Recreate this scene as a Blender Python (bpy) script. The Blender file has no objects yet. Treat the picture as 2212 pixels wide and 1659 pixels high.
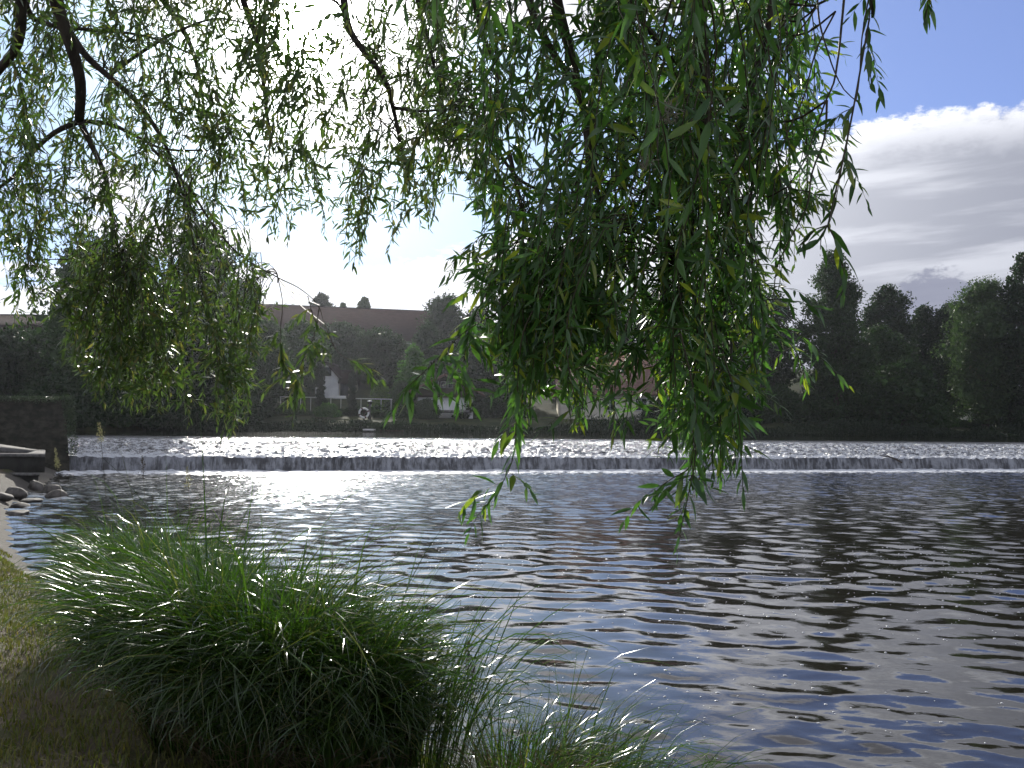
import bpy, math, random
import numpy as np
from mathutils import Vector, Matrix
R = math.radians
rng = np.random.default_rng(7)
random.seed(7)
scene = bpy.context.scene
col = scene.collection

# ------------------------------------------------------------------ camera
F = 1916.0                      # focal length in units of a 2212 px wide frame
PITCH = math.atan(86.5 / F); ROLL = 0.0117
CAM = Vector((0, 0, 2.2))
fwd = Vector((0, math.cos(PITCH), math.sin(PITCH)))
r0 = Vector((1, 0, 0)); u0 = Vector((0, -math.sin(PITCH), math.cos(PITCH)))
cr = math.cos(ROLL) * r0 + math.sin(ROLL) * u0
cu = math.cos(ROLL) * u0 - math.sin(ROLL) * r0
cam = bpy.data.cameras.new('camera'); camo = bpy.data.objects.new('camera', cam); col.objects.link(camo)
m = Matrix((cr, cu, -fwd)).transposed().to_4x4(); m.translation = CAM
camo.matrix_world = m
cam.sensor_width = 36.0; cam.lens = 36.0 * F / 2212.0
cam.clip_start = 0.05; cam.clip_end = 5000
scene.camera = camo

def ray(px, py):
    return (fwd + cr * ((px - 1106) / F) + cu * ((829.5 - py) / F))
def at(px, py, Y):
    d = ray(px, py); return CAM + d * (Y / d.y)

# ------------------------------------------------------------------ light
sd = ray(648, 70).normalized()
SUN_EL = math.asin(sd.z); SUN_AZ = math.atan2(sd.x, sd.y)
sl = bpy.data.lights.new('sun', 'SUN'); sl.energy = 4.5; sl.angle = R(0.6); sl.color = (1.0, 0.95, 0.86)
so = bpy.data.objects.new('sun', sl); col.objects.link(so)
so.rotation_euler = (-sd).to_track_quat('-Z', 'Y').to_euler()
so.location = (0, 0, 60)
scene.view_settings.view_transform = 'Standard'; scene.view_settings.look = 'None'
scene.view_settings.exposure = 0.28; scene.view_settings.gamma = 1.0

class NT:
    """tiny helper to write node graphs as expressions"""
    def __init__(s, tree): s.t = tree; s.n = tree.nodes; s.l = tree.links
    def put(s, sock, v):
        if v is None: return
        if hasattr(v, 'is_output') or isinstance(v, bpy.types.NodeSocket): s.l.new(v, sock)
        else: sock.default_value = v
    def m(s, op, a, b=None, c=None, clamp=False):
        n = s.n.new('ShaderNodeMath'); n.operation = op; n.use_clamp = clamp
        s.put(n.inputs[0], a); s.put(n.inputs[1], b); s.put(n.inputs[2], c); return n.outputs[0]
    def vm(s, op, a, b=None):
        n = s.n.new('ShaderNodeVectorMath'); n.operation = op
        s.put(n.inputs[0], a); s.put(n.inputs[1], b)
        return n.outputs['Value'] if op in ('DOT_PRODUCT', 'LENGTH') else n.outputs[0]
    def xyz(s, x, y, z):
        n = s.n.new('ShaderNodeCombineXYZ'); s.put(n.inputs[0], x); s.put(n.inputs[1], y); s.put(n.inputs[2], z); return n.outputs[0]
    def sep(s, v):
        n = s.n.new('ShaderNodeSeparateXYZ'); s.put(n.inputs[0], v); return n.outputs
    def noise(s, v, scale=1, detail=4, rough=.55, dist=0.0, fac=True):
        n = s.n.new('ShaderNodeTexNoise'); s.put(n.inputs['Vector'], v)
        n.inputs['Scale'].default_value = scale; n.inputs['Detail'].default_value = detail
        n.inputs['Roughness'].default_value = rough; n.inputs['Distortion'].default_value = dist
        return n.outputs[0] if fac else n.outputs[1]
    def mix(s, f, a, b, mode='MIX'):
        n = s.n.new('ShaderNodeMix'); n.data_type = 'RGBA'; n.blend_type = mode
        s.put(n.inputs[0], f); s.put(n.inputs[6], a); s.put(n.inputs[7], b); return n.outputs[2]
    def sstep(s, x, a, b):
        n = s.n.new('ShaderNodeMapRange'); n.interpolation_type = 'SMOOTHSTEP'
        s.put(n.inputs[0], x); n.inputs[1].default_value = a; n.inputs[2].default_value = b; return n.outputs[0]
    def curve(s, x, pts):
        n = s.n.new('ShaderNodeFloatCurve'); s.put(n.inputs[1], x); c = n.mapping.curves[0]
        c.points[0].location = pts[0]; c.points[1].location = pts[-1]
        for p in pts[1:-1]: c.points.new(*p)
        n.mapping.update(); return n.outputs[0]
    def ramp(s, x, pts):
        n = s.n.new('ShaderNodeValToRGB'); s.put(n.inputs[0], x); e = n.color_ramp.elements
        e[0].position = pts[0][0]; e[0].color = (*pts[0][1], 1); e[1].position = pts[-1][0]; e[1].color = (*pts[-1][1], 1)
        for p, c in pts[1:-1]: q = e.new(p); q.color = (*c, 1)
        return n.outputs[0]

w = bpy.data.worlds.new('World'); scene.world = w; w.use_nodes = True
g = NT(w.node_tree); bg = g.n['Background']
sky = g.n.new('ShaderNodeTexSky'); sky.sky_type = 'NISHITA'; sky.sun_disc = False
sky.sun_elevation = SUN_EL; sky.sun_rotation = SUN_AZ; sky.ozone_density = 2.5; sky.air_density = 1.0; sky.dust_density = 0.4
tc = g.n.new('ShaderNodeTexCoord'); D = g.vm('NORMALIZE', tc.outputs['Generated'])
X, Yc, Z = g.sep(D)
az = g.m('MULTIPLY', g.m('ARCTAN2', X, Yc), 57.2958); el = g.m('MULTIPLY', g.m('ARCSINE', Z), 57.2958)
s_ = g.m('MAXIMUM', g.vm('DOT_PRODUCT', D, tuple(sd)), 0.0)
def pw(k, a): return g.m('MULTIPLY', g.m('POWER', s_, k), a)
BG = 0.1                                        # background strength; colours below are divided by it
skyc = g.mix(1.0, sky.outputs[0], (0.66, 0.78, 1.2, 1), 'MULTIPLY')
skyc = g.mix(.35, skyc, (3.3, 3.9, 6.2, 1))
skyc = g.mix(g.m('MINIMUM', pw(22, 1.0), 1.0), skyc, (5.5, 8.4, 9.8, 1))
# low bank of cloud whose top edge climbs to the right
edge = g.curve(g.m('DIVIDE', g.m('ADD', az, 60.0), 120.0), [(0, .30), (.36, .42), (.44, .50), (.50, .56), (.58, .62), (.645, .84), (.70, .90), (.75, .885), (1.0, .82)])
edge = g.m('MULTIPLY', edge, 20.0)
vb = g.xyz(g.m('MULTIPLY', az, 0.045), g.m('MULTIPLY', g.m('MULTIPLY_ADD', az, -.06, el), 0.42), 0.0)
nb = g.noise(vb, 1.0, 6, .55, .3)
puff = g.noise(g.xyz(g.m('MULTIPLY', az, 0.7), g.m('MULTIPLY', el, 1.2), 3.0), 1.0, 9, .66)
t = g.m('SUBTRACT', g.m('SUBTRACT', el, edge), g.m('MULTIPLY', g.m('SUBTRACT', puff, .5), 2.6))
bankm = g.m('SUBTRACT', 1.0, g.sstep(t, -.25, .35))
rim = g.m('MULTIPLY', g.m('SUBTRACT', 1.0, g.sstep(g.m('MULTIPLY', t, -1.0), 0.3, 2.6)), g.m('MULTIPLY_ADD', puff, 1.5, -0.05))
wisps = g.sstep(nb, .47, .66)
prox = pw(9, 1.0)
br = g.m('ADD', g.m('MULTIPLY', rim, .85), g.m('MULTIPLY', wisps, .34))
br = g.m('ADD', br, g.m('MULTIPLY', prox, 1.9))
hz = g.m('SUBTRACT', 1.0, g.sstep(el, 0.0, 6.0))
br = g.m('ADD', br, g.m('MULTIPLY', hz, .16))
bankc = g.mix(g.m('MINIMUM', br, 1.0), (2.45, 2.62, 3.3, 1), (9.4, 9.6, 10.3, 1))
# small darker cumulus low on the right
eq = g.m('ADD', g.m('POWER', g.m('DIVIDE', g.m('SUBTRACT', az, 25.6), 2.6), 2.0), g.m('POWER', g.m('DIVIDE', g.m('SUBTRACT', el, 7.0), 2.3), 2.0))
cum = g.m('SUBTRACT', 1.0, g.sstep(g.m('ADD', eq, g.m('MULTIPLY', g.m('SUBTRACT', puff, .5), 2.4)), .7, 1.1))
bankc = g.mix(g.m('MULTIPLY', cum, .85), bankc, (2.3, 2.45, 3.3, 1))
# broken high cloud round the sun, clear blue to the right of it
zc = g.m('ADD', g.m('MAXIMUM', Z, 0.0), .12)
up = g.xyz(g.m('DIVIDE', X, zc), g.m('DIVIDE', Yc, zc), 1.7)
nu = g.noise(up, 2.1, 7, .58, .2)
side = g.sstep(az, 13.0, 24.0)
behind = g.sstep(g.m('ABSOLUTE', az), 45.0, 80.0)
bias = g.m('ADD', g.m('MULTIPLY', side, g.m('MULTIPLY_ADD', behind, .22, -.30)), 0.07)
nu2 = g.m('ADD', g.m('ADD', nu, bias), g.m('MULTIPLY', g.sstep(el, 23.0, 31.0), .48))
def win(a0, e0, ra, re):
    q_ = g.m('ADD', g.m('POWER', g.m('DIVIDE', g.m('SUBTRACT', az, a0), ra), 2.0), g.m('POWER', g.m('DIVIDE', g.m('SUBTRACT', el, e0), re), 2.0))
    return g.m('EXPONENT', g.m('MULTIPLY', q_, -1.0))
nu2 = g.m('SUBTRACT', nu2, g.m('ADD', g.m('MULTIPLY', win(-8.0, 14.0, 9.0, 3.0), .30), g.m('MULTIPLY', win(6.0, 18.0, 7.0, 4.0), .30)))
nu2 = g.m('SUBTRACT', nu2, g.m('MULTIPLY', win(-32.0, 16.0, 7.0, 7.0), .14))
hm = g.sstep(nu2, .47, .60)
thick = g.sstep(nu2, .54, .76)
hb = g.m('ADD', g.m('SUBTRACT', .62, g.m('MULTIPLY', thick, .62)), pw(20, 1.0))
hc = g.mix(g.m('MAXIMUM', g.m('MINIMUM', hb, 1.0), 0.0), (4.3, 4.5, 5.3, 1), (11.0, 11.0, 11.8, 1))
c = g.mix(hm, skyc, hc)
c = g.mix(bankm, c, bankc)
glow = g.m('ADD', g.m('ADD', g.m('ADD', pw(10, .35), pw(45, 3.0)), pw(200, 60.0)), pw(2500, 1100.0))
c = g.vm('ADD', c, g.xyz(glow, glow, g.m('MULTIPLY', glow, .97)))
# below the horizon: plain dull ground light
c = g.mix(g.sstep(Z, -.03, 0.0), (0.5, 0.55, 0.5, 1), c)
g.l.new(c, bg.inputs[0]); bg.inputs[1].default_value = BG

# ------------------------------------------------------------------ helpers
def tag(o, label=None, cat=None, group=None, kind=None):
    if label: o['label'] = label
    if cat: o['category'] = cat
    if group: o['group'] = group
    if kind: o['kind'] = kind
    return o
def empty(name, loc, label=None, cat=None, group=None):
    o = bpy.data.objects.new(name, None); col.objects.link(o); o.location = loc
    o.empty_display_size = .2
    return tag(o, label, cat, group)
def mesh_np(name, V, faces_list, mat, parent=None, smooth=False):
    """V (n,3) world coordinates; faces_list = list of (m,k) int arrays"""
    V = np.asarray(V, dtype=np.float32)
    if parent is not None: V = V - np.array(world_loc(parent), dtype=np.float32)
    me = bpy.data.meshes.new(name)
    me.vertices.add(len(V)); me.vertices.foreach_set('co', V.ravel())
    fl = [np.asarray(f, dtype=np.int32) for f in faces_list if len(f)]
    nl = sum(f.size for f in fl); nf = sum(len(f) for f in fl)
    me.loops.add(nl); me.polygons.add(nf)
    me.loops.foreach_set('vertex_index', np.concatenate([f.ravel() for f in fl]))
    tot = np.concatenate([np.full(len(f), f.shape[1], dtype=np.int32) for f in fl])
    st = np.concatenate([[0], np.cumsum(tot)[:-1]]).astype(np.int32)
    me.polygons.foreach_set('loop_start', st); me.polygons.foreach_set('loop_total', tot)
    if smooth: me.polygons.foreach_set('use_smooth', np.ones(nf, dtype=bool))
    me.update(calc_edges=True); me.validate()
    if isinstance(mat, (list, tuple)):
        for q in mat: me.materials.append(q)
    else: me.materials.append(mat)
    o = bpy.data.objects.new(name, me); col.objects.link(o)
    if parent is not None: o.parent = parent
    return o
def world_loc(o):
    l = Vector((0, 0, 0))
    while o is not None: l += Vector(o.location); o = o.parent
    return l

class MB:
    """collects vertices and faces"""
    def __init__(s): s.V = []; s.F = {}; s.n = 0
    def add(s, V, *faces):
        V = np.asarray(V, dtype=np.float64)
        for f in faces:
            f = np.asarray(f, dtype=np.int64)
            if len(f): s.F.setdefault(f.shape[1], []).append(f + s.n)
        s.V.append(V); s.n += len(V)
    def build(s, name, mat, parent=None, smooth=False):
        return mesh_np(name, np.concatenate(s.V), [np.concatenate(v) for v in s.F.values()], mat, parent, smooth)
    def box(s, c, size, rz=0.0, bev=0.0, taper=1.0, M=None):
        x, y, z = [q / 2 for q in size]
        if bev <= 0:
            V = np.array([(i * x * (taper if k > 0 else 1), j * y * (taper if k > 0 else 1), k * z) for k in (-1, 1) for i, j in ((-1, -1), (1, -1), (1, 1), (-1, 1))])
            Fq = [(3, 2, 1, 0), (4, 5, 6, 7), (0, 1, 5, 4), (1, 2, 6, 5), (2, 3, 7, 6), (3, 0, 4, 7)]
        else:
            b = bev; ring = lambda X_, Y_, zz: [(-X_ + b, -Y_, zz), (X_ - b, -Y_, zz), (X_, -Y_ + b, zz), (X_, Y_ - b, zz), (X_ - b, Y_, zz), (-X_ + b, Y_, zz), (-X_, Y_ - b, zz), (-X_, -Y_ + b, zz)]
            V = np.array(ring(x - b, y - b, -z) + ring(x, y, -z + b) + ring(x, y, z - b) + ring(x - b, y - b, z)); Fq = []
            for L in range(3):
                for i in range(8): j = (i + 1) % 8; Fq.append((L * 8 + i, L * 8 + j, L * 8 + 8 + j, L * 8 + 8 + i))
            s.add(xf(V, c, rz, M), Fq, [tuple(range(7, -1, -1)), tuple(range(24, 32))]); return
        s.add(xf(V, c, rz, M), Fq)
    def tube(s, pts, rad, k=6, cap=True):
        P = np.asarray(pts, dtype=float); n = len(P)
        rad = np.full(n, rad) if np.isscalar(rad) else np.asarray(rad)
        T = np.gradient(P, axis=0); T /= np.linalg.norm(T, axis=1)[:, None] + 1e-9
        ref = np.array([0.31, 0.17, 0.93]) if abs(T[0, 2]) < .8 else np.array([.95, .2, .1])
        A = np.cross(T, ref); A /= np.linalg.norm(A, axis=1)[:, None] + 1e-9; B = np.cross(T, A)
        an = np.arange(k) * 2 * np.pi / k
        V = P[:, None, :] + rad[:, None, None] * (np.cos(an)[None, :, None] * A[:, None, :] + np.sin(an)[None, :, None] * B[:, None, :])
        i = np.arange(n - 1)[:, None] * k; j = np.arange(k)[None, :]; j2 = (j + 1) % k
        q = np.stack([i + j, i + j2, i + k + j2, i + k + j], -1).reshape(-1, 4)
        caps = [np.array([np.arange(k)[::-1], (n - 1) * k + np.arange(k)])] if cap else []
        s.add(V.reshape(-1, 3), q, *caps)
def xf(V, c, rz=0.0, M=None):
    if M is not None: V = V @ np.array(M).T
    ca, sa = math.cos(rz), math.sin(rz)
    V = np.stack([V[:, 0] * ca - V[:, 1] * sa, V[:, 0] * sa + V[:, 1] * ca, V[:, 2]], 1)
    return V + np.array(c)

def mat(name, fn):
    mt = bpy.data.materials.new(name); mt.use_nodes = True
    q = NT(mt.node_tree); b = q.n['Principled BSDF']; o = q.n['Material Output']
    fn(q, b, o); return mt
def obj_co(q): return q.n.new('ShaderNodeTexCoord').outputs['Object']
def pos(q): return q.n.new('ShaderNodeNewGeometry').outputs['Position']
def isl(q): return q.n.new('ShaderNodeNewGeometry').outputs['Random Per Island']
def bump(q, b, h, strength, dist):
    n = q.n.new('ShaderNodeBump'); n.inputs['Strength'].default_value = strength; n.inputs['Distance'].default_value = dist
    q.l.new(h, n.inputs['Height']); q.l.new(n.outputs[0], b.inputs['Normal']); return n

def leafmat(name, cols, trans, rough=.35, tmix=.4, spec=.5):
    """cols: ramp over random-per-leaf; trans: translucent colour"""
    def fn(q, b, o):
        r = isl(q)
        cc = q.ramp(r, [(i / (len(cols) - 1), x) for i, x in enumerate(cols)])
        q.l.new(cc, b.inputs['Base Color']); b.inputs['Roughness'].default_value = rough
        b.inputs['Specular IOR Level'].default_value = spec
        tr = q.n.new('ShaderNodeBsdfTranslucent')
        q.l.new(q.mix(1.0, cc, (*trans, 1), 'MULTIPLY'), tr.inputs[0])
        mx = q.n.new('ShaderNodeMixShader'); mx.inputs[0].default_value = tmix
        q.l.new(b.outputs[0], mx.inputs[1]); q.l.new(tr.outputs[0], mx.inputs[2]); q.l.new(mx.outputs[0], o.inputs[0])
    return mat(name, fn)
def plain(name, c1, c2, scale=3.0, rough=.8, bs=.3, bd=.02, spec=.3, stretch=(1, 1, 1), detail=6):
    def fn(q, b, o):
        v = q.vm('MULTIPLY', obj_co(q), stretch)
        n = q.noise(v, scale, detail, .6)
        q.l.new(q.mix(q.sstep(n, .35, .65), (*c1, 1), (*c2, 1)), b.inputs['Base Color'])
        b.inputs['Roughness'].default_value = rough; b.inputs['Specular IOR Level'].default_value = spec
        if bs: bump(q, b, n, bs, bd)
    return mat(name, fn)

M_leaf = leafmat('willow_leaf', [(.030, .070, .020), (.040, .095, .026), (.055, .12, .030), (.045, .10, .028), (.075, .15, .038), (.05, .11, .028), (.22, .25, .03)], (2.0, 2.4, 1.15), .30, .38, .6)
M_leaf_far = leafmat('willow_leaf_distant', [(.034, .055, .020), (.055, .085, .024), (.07, .105, .028), (.055, .09, .026), (.085, .12, .035), (.16, .13, .05)], (1.9, 2.4, 1.1), .32, .36, .6)
M_sedge = leafmat('sedge_blade', [(.016, .034, .008), (.026, .054, .011), (.034, .068, .013), (.055, .095, .018), (.036, .07, .014), (.03, .06, .012), (.15, .14, .05)], (2.0, 2.6, .9), .20, .30, .6)
M_grass = leafmat('lawn_grass', [(.08, .10, .02), (.13, .14, .035), (.20, .17, .06), (.11, .16, .03), (.25, .21, .09)], (1.2, 1.3, .6), .6, .3, .2)
M_bark = plain('willow_bark', (.028, .022, .018), (.075, .062, .05), 14, .85, .8, .02, .25, (1, 1, .3))
M_twig = plain('twig_bark', (.03, .028, .014), (.07, .055, .03), 20, .6, 0, .01, .3)
M_catkin = leafmat('willow_down', [(.25, .24, .19), (.36, .34, .29), (.18, .17, .12)], (1, 1, .9), .9, .4, .1)

# ------------------------------------------------------------------ land and water
NEAR = [(60, -25), (20, -8), (8, 0.2), (4.2, 2.2), (2.4, 3.4), (1.2, 4.35), (-.5, 5.35), (-1.6, 6.5), (-3.2, 8.4), (-5.7, 11.2), (-8.6, 15.4), (-12.2, 21.6), (-14.6, 27.0), (-16.6, 32.0), (-19.2, 38.0), (-22, 46)]
WA = np.array([-18.8, 37.6]); WB = np.array([28.9, 50.0]); WD = (WB - WA) / np.linalg.norm(WB - WA); WN = np.array([-WD[1], WD[0]])   # along, upstream
WLEN = 90.0
UPZ = 1.43
def seg_sd(x, y, poly):
    """distance to a polyline, positive on its left (land) side"""
    best = np.full(np.shape(x), 1e9); sg = np.zeros(np.shape(x))
    P = np.array(poly, float)
    for a, b in zip(P[:-1], P[1:]):
        d = b - a; L2 = d @ d
        tt = np.clip(((x - a[0]) * d[0] + (y - a[1]) * d[1]) / L2, 0, 1)
        dx = x - (a[0] + tt * d[0]); dy = y - (a[1] + tt * d[1]); dd = np.hypot(dx, dy)
        cr_ = d[0] * dy - d[1] * dx
        up = dd < best; best = np.where(up, dd, best); sg = np.where(up, np.sign(cr_), sg)
    return best * sg
def sst(x, a, b):
    t = np.clip((x - a) / (b - a), 0, 1); return t * t * (3 - 2 * t)
_w = [(rng.uniform(-1, 1, 2), rng.uniform(0, 6.28)) for _ in range(30)]
def lump(x, y, s, n=8, off=0):
    h = 0
    for i in range(n):
        d, p = _w[(i + off) % 30]; k = s * (1.0 + .55 * i)
        h = h + np.sin((x * d[0] + y * d[1]) * k * 2.2 + p) / (1 + .5 * i)
    return h / 2.5
def near_z(x, y):
    d = seg_sd(x, y, NEAR)
    z = -.5 + .5 * sst(d, -1.2, 0.05) + .56 * sst(d, 0.0, .85 + .1 * lump(x, y, 1.2))
    z = z + sst(d, .2, 1.5) * (.035 * lump(x, y, 1.0) + .012 * lump(x, y, 6, 8, 5)) + .10 * sst(d, 1.0, 6)
    z = z + 2.2 * sst(d, 6, 22) * sst(y, 16, 34)
    return z
def bank_y(x): return 74 + .26 * x
def far_z(x, y):
    s = np.where(x < -27, np.maximum(-27 - x, y - bank_y(x)), y - bank_y(x))
    z = -.6 + (UPZ + .35 + .6) * sst(s, -3, 1.0) + 1.0 * sst(s, 1, 12) + 9 * sst(s, 12, 62) + 3 * sst(s, 60, 200)
    return z + sst(s, 1, 6) * .15 * lump(x, y, .12)

def grid_mesh(xs, ys, zf, name, mt, keep=None, smooth=True):
    Xg, Yg = np.meshgrid(xs, ys); Zg = zf(Xg, Yg)
    nx, ny = len(xs), len(ys)
    i = np.arange(ny - 1)[:, None] * nx; j = np.arange(nx - 1)[None, :]
    q = np.stack([i + j, i + j + 1, i + nx + j + 1, i + nx + j], -1).reshape(-1, 4)
    V = np.stack([Xg, Yg, Zg], -1).reshape(-1, 3)
    if keep is not None:
        kk = keep(Xg, Yg).ravel(); q = q[kk[q].any(1)]
        u, inv = np.unique(q, return_inverse=True); V = V[u]; q = inv.reshape(q.shape)
    return mesh_np(name, V, [q], mt, None, smooth)
def nonuni(a, b, fine0, fine1, st, gr=1.25):
    xs = list(np.arange(fine0, fine1 + 1e-6, st)); s = st
    while xs[-1] < b: s *= gr; xs.append(min(b, xs[-1] + s))
    s = st
    while xs[0] > a: s *= gr; xs.insert(0, max(a, xs[0] - s))
    return np.array(xs)

def m_ground(q, b, o):
    p = pos(q); X_, Y_, Z_ = q.sep(p)
    n1 = q.noise(p, 1.1, 5, .6); n2 = q.noise(p, 9, 6, .65); n3 = q.noise(p, 60, 4, .6)
    dirt = q.mix(n3, (.065, .05, .034, 1), (.15, .12, .08, 1))
    grass = q.mix(n3, (.035, .045, .012, 1), (.10, .105, .035, 1))
    cc = q.mix(q.sstep(q.m('ADD', q.m('MULTIPLY', n1, .7), q.m('MULTIPLY', n2, .5)), .56, .70), dirt, grass)
    stone = q.mix(q.noise(p, 14, 6, .7), (.04, .037, .030, 1), (.13, .115, .095, 1))
    st = q.m('SUBTRACT', 1.0, q.sstep(q.m('MULTIPLY_ADD', q.m('SUBTRACT', n2, .5), .25, Z_), .42, .56))
    q.l.new(q.mix(st, cc, stone), b.inputs['Base Color']); b.inputs['Roughness'].default_value = .9
    b.inputs['Specular IOR Level'].default_value = .25
    bump(q, b, q.m('ADD', n2, q.m('MULTIPLY', n3, .5)), .7, .03)
M_ground = mat('bank_ground', m_ground)
M_farground = plain('far_ground', (.018, .028, .010), (.045, .05, .02), .6, .95, .3, .1, .1)
def land_keep(x, y): return seg_sd(x, y, NEAR) > -1.4
tag(grid_mesh(nonuni(-260, 60, -14, 6, .11), nonuni(-120, 60, 1.5, 24, .11), near_z, 'near_bank', M_ground, land_keep), kind='structure')
tag(grid_mesh(nonuni(-900, 1200, -70, 80, 1.0), nonuni(38, 2500, 56, 160, 1.0), far_z, 'far_bank', M_farground,
    lambda x, y: (y > bank_y(x) - 4) | (x < -26)), kind='structure')
tag(grid_mesh(np.linspace(-2500, 2500, 6), np.linspace(-2500, 2600, 6), lambda x, y: x * 0 - 1.2, 'ground', M_farground), kind='structure')

# water: a spectrum of long and short ripples running down from the weir
_wv = []
for i in range(64):
    lam = .12 * (1.0 / .12) ** (rng.uniform(0, 1) ** .75)
    th = rng.normal(-1.60, .58)
    slope = .026 * (lam / .5) ** -.05
    _wv.append((math.cos(th) * 2 * math.pi / lam, math.sin(th) * 2 * math.pi / lam, rng.uniform(0, 6.283), slope * lam / (2 * math.pi), lam))
def weir_dist(x, y):  # metres downstream of the fall line (positive towards the camera)
    return -((x - WA[0]) * WN[0] + (y - WA[1]) * WN[1])
def wave(x, y, step=None):
    h = np.zeros(np.shape(x)); wd = weir_dist(x, y)
    act = .52 + .45 * np.exp(-np.maximum(wd, 0) / 16.0) + 2.0 * np.exp(-np.maximum(wd, 0) / 6.5)
    gust = 1 + .35 * lump(x, y, .12, 6, 9)
    xw = x + .10 * lump(x, y, .8, 6, 3); yw = y + .08 * lump(x, y, .9, 6, 12)
    for kx, ky, p, a, lam in _wv:
        f = 1.0
        if step is not None: f = np.clip(lam / step / 3.0 - .5, 0, 1)
        if lam < .5: f = f * (.35 + .65 * np.exp(-np.maximum(wd, 0) / 14.0))
        h = h + a * f * np.sin(kx * xw + ky * yw + p)
    return h * act * gust
def m_water(q, b, o):
    p = pos(q); X_, Y_, Z_ = q.sep(p)
    wd = q.m('MULTIPLY', q.m('ADD', q.m('MULTIPLY', q.m('SUBTRACT', X_, float(WA[0])), float(WN[0])), q.m('MULTIPLY', q.m('SUBTRACT', Y_, float(WA[1])), float(WN[1]))), -1.0)
    fo = q.noise(q.vm('MULTIPLY', p, (1, 1.6, 1)), 2.2, 7, .72)
    near = q.m('SUBTRACT', 1.0, q.sstep(wd, .3, 6.5))
    fm = q.sstep(q.m('ADD', fo, q.m('MULTIPLY', near, .42)), .72, .84)
    q.l.new(q.mix(fm, (.012, .010, .006, 1), (.62, .64, .66, 1)), b.inputs['Base Color'])
    q.l.new(q.m('MULTIPLY_ADD', fm, .45, .05), b.inputs['Roughness'])
    b.inputs['IOR'].default_value = 1.52
    hh = q.noise(q.vm('MULTIPLY', p, (1, 1.4, 1)), 4.2, 3, .5)
    n = bump(q, b, hh, .5, .05)
    q.l.new(q.m('MULTIPLY_ADD', q.m('SUBTRACT', 1.0, q.sstep(wd, 1, 30)), .80, .05), n.inputs['Strength'])
M_water = mat('river_water', m_water)
ys = [1.2]
while ys[-1] < 56: ys.append(ys[-1] + max(.016, min(.085, ys[-1] * .0050)))
ys = np.array(ys); us = np.arange(-1.0, 1.35, .0032)
Ug, Yg = np.meshgrid(us, ys); Xg = Ug * (Yg + 1.0)
Zg = wave(Xg, Yg, np.minimum(.0055 * Yg, .10))
nx, ny = len(us), len(ys)
i = np.arange(ny - 1)[:, None] * nx; j = np.arange(nx - 1)[None, :]
qd = np.stack([i + j, i + j + 1, i + nx + j + 1, i + nx + j], -1).reshape(-1, 4)
kp = ((weir_dist(Xg, Yg) > -.25) & (seg_sd(Xg, Yg, NEAR) < .35)).ravel()
qd = qd[kp[qd].all(1)]
u_, inv = np.unique(qd, return_inverse=True)
V = np.stack([Xg, Yg, Zg], -1).reshape(-1, 3)[u_]
tag(mesh_np('river_water', V, [inv.reshape(qd.shape)], M_water, None, True), kind='structure')
# calm outer sheet of the same river, out of the ripples' reach
tag(mesh_np('outer_river_water', [(-60, -60, -.13), (400, -200, -.13), (400, 160, -.13), (-20, 36, -.13)], [[(0, 1, 2, 3)]], M_water), kind='structure')

# upper pool
def m_pool(q, b, o):
    p = pos(q); b.inputs['Base Color'].default_value = (.012, .014, .009, 1)
    b.inputs['Roughness'].default_value = .06; b.inputs['IOR'].default_value = 1.33
    bump(q, b, q.noise(q.vm('MULTIPLY', p, (1, 1.6, 1)), 3.5, 5, .6), .12, .03)
M_pool = mat('upper_water', m_pool)
CREST = 5.3     # metres from lip to crest
def wp(u, v): return (WA[0] + WD[0] * u + WN[0] * v, WA[1] + WD[1] * u + WN[1] * v)
pc = [wp(-9, CREST + .25), wp(WLEN, CREST + .25)]
tag(mesh_np('upper_river_water', [(*pc[0], UPZ), (*pc[1], UPZ), (140, 130, UPZ), (-32, 130, UPZ)], [[(0, 1, 2, 3)]], M_pool), kind='structure')

# weir: sloping apron, vertical fall, foam, over a concrete body
weir = empty('weir', (*wp(0, 0), 0), 'long low weir with a foaming apron and vertical drop across the whole river', 'weir')
M_conc = plain('wet_concrete', (.05, .048, .042), (.12, .115, .10), 2.2, .6, .5, .03, .4)
sec = [(.25, -1.0), (.25, .42), (CREST, 1.25), (CREST + 1.2, 1.2), (CREST + 1.2, -1.0)]
V = [(*wp(u, v), z) for u in (-.9, WLEN) for v, z in sec]
mesh_np('concrete_sill', V, [[(0, 1, 6, 5), (1, 2, 7, 6), (2, 3, 8, 7), (3, 4, 9, 8)], [(4, 3, 2, 1, 0), (5, 6, 7, 8, 9)]], M_conc, weir)
def fbm(u, v, fu, fv, n=5, seed=0, ridge=False):
    r = np.random.default_rng(seed); h = 0; a = 1; tot = 0
    for i_ in range(n):
        G = r.uniform(-1, 1, (257, 257)); G[-1] = G[0]; G[:, -1] = G[:, 0]
        x = u * fu * 2 ** i_ + 11.3 * i_; y = v * fv * 2 ** i_ + 7.7 * i_
        xi = np.floor(x).astype(int); yi = np.floor(y).astype(int); fx = x - xi; fy = y - yi
        fx = fx * fx * (3 - 2 * fx); fy = fy * fy * (3 - 2 * fy)
        g00 = G[xi % 256, yi % 256]; g10 = G[(xi + 1) % 256, yi % 256]; g01 = G[xi % 256, (yi + 1) % 256]; g11 = G[(xi + 1) % 256, (yi + 1) % 256]
        nn = (g00 * (1 - fx) + g10 * fx) * (1 - fy) + (g01 * (1 - fx) + g11 * fx) * fy
        if ridge: nn = 1 - 2 * np.abs(nn)
        h = h + a * nn; tot += a; a *= .55
    return h / tot
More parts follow.
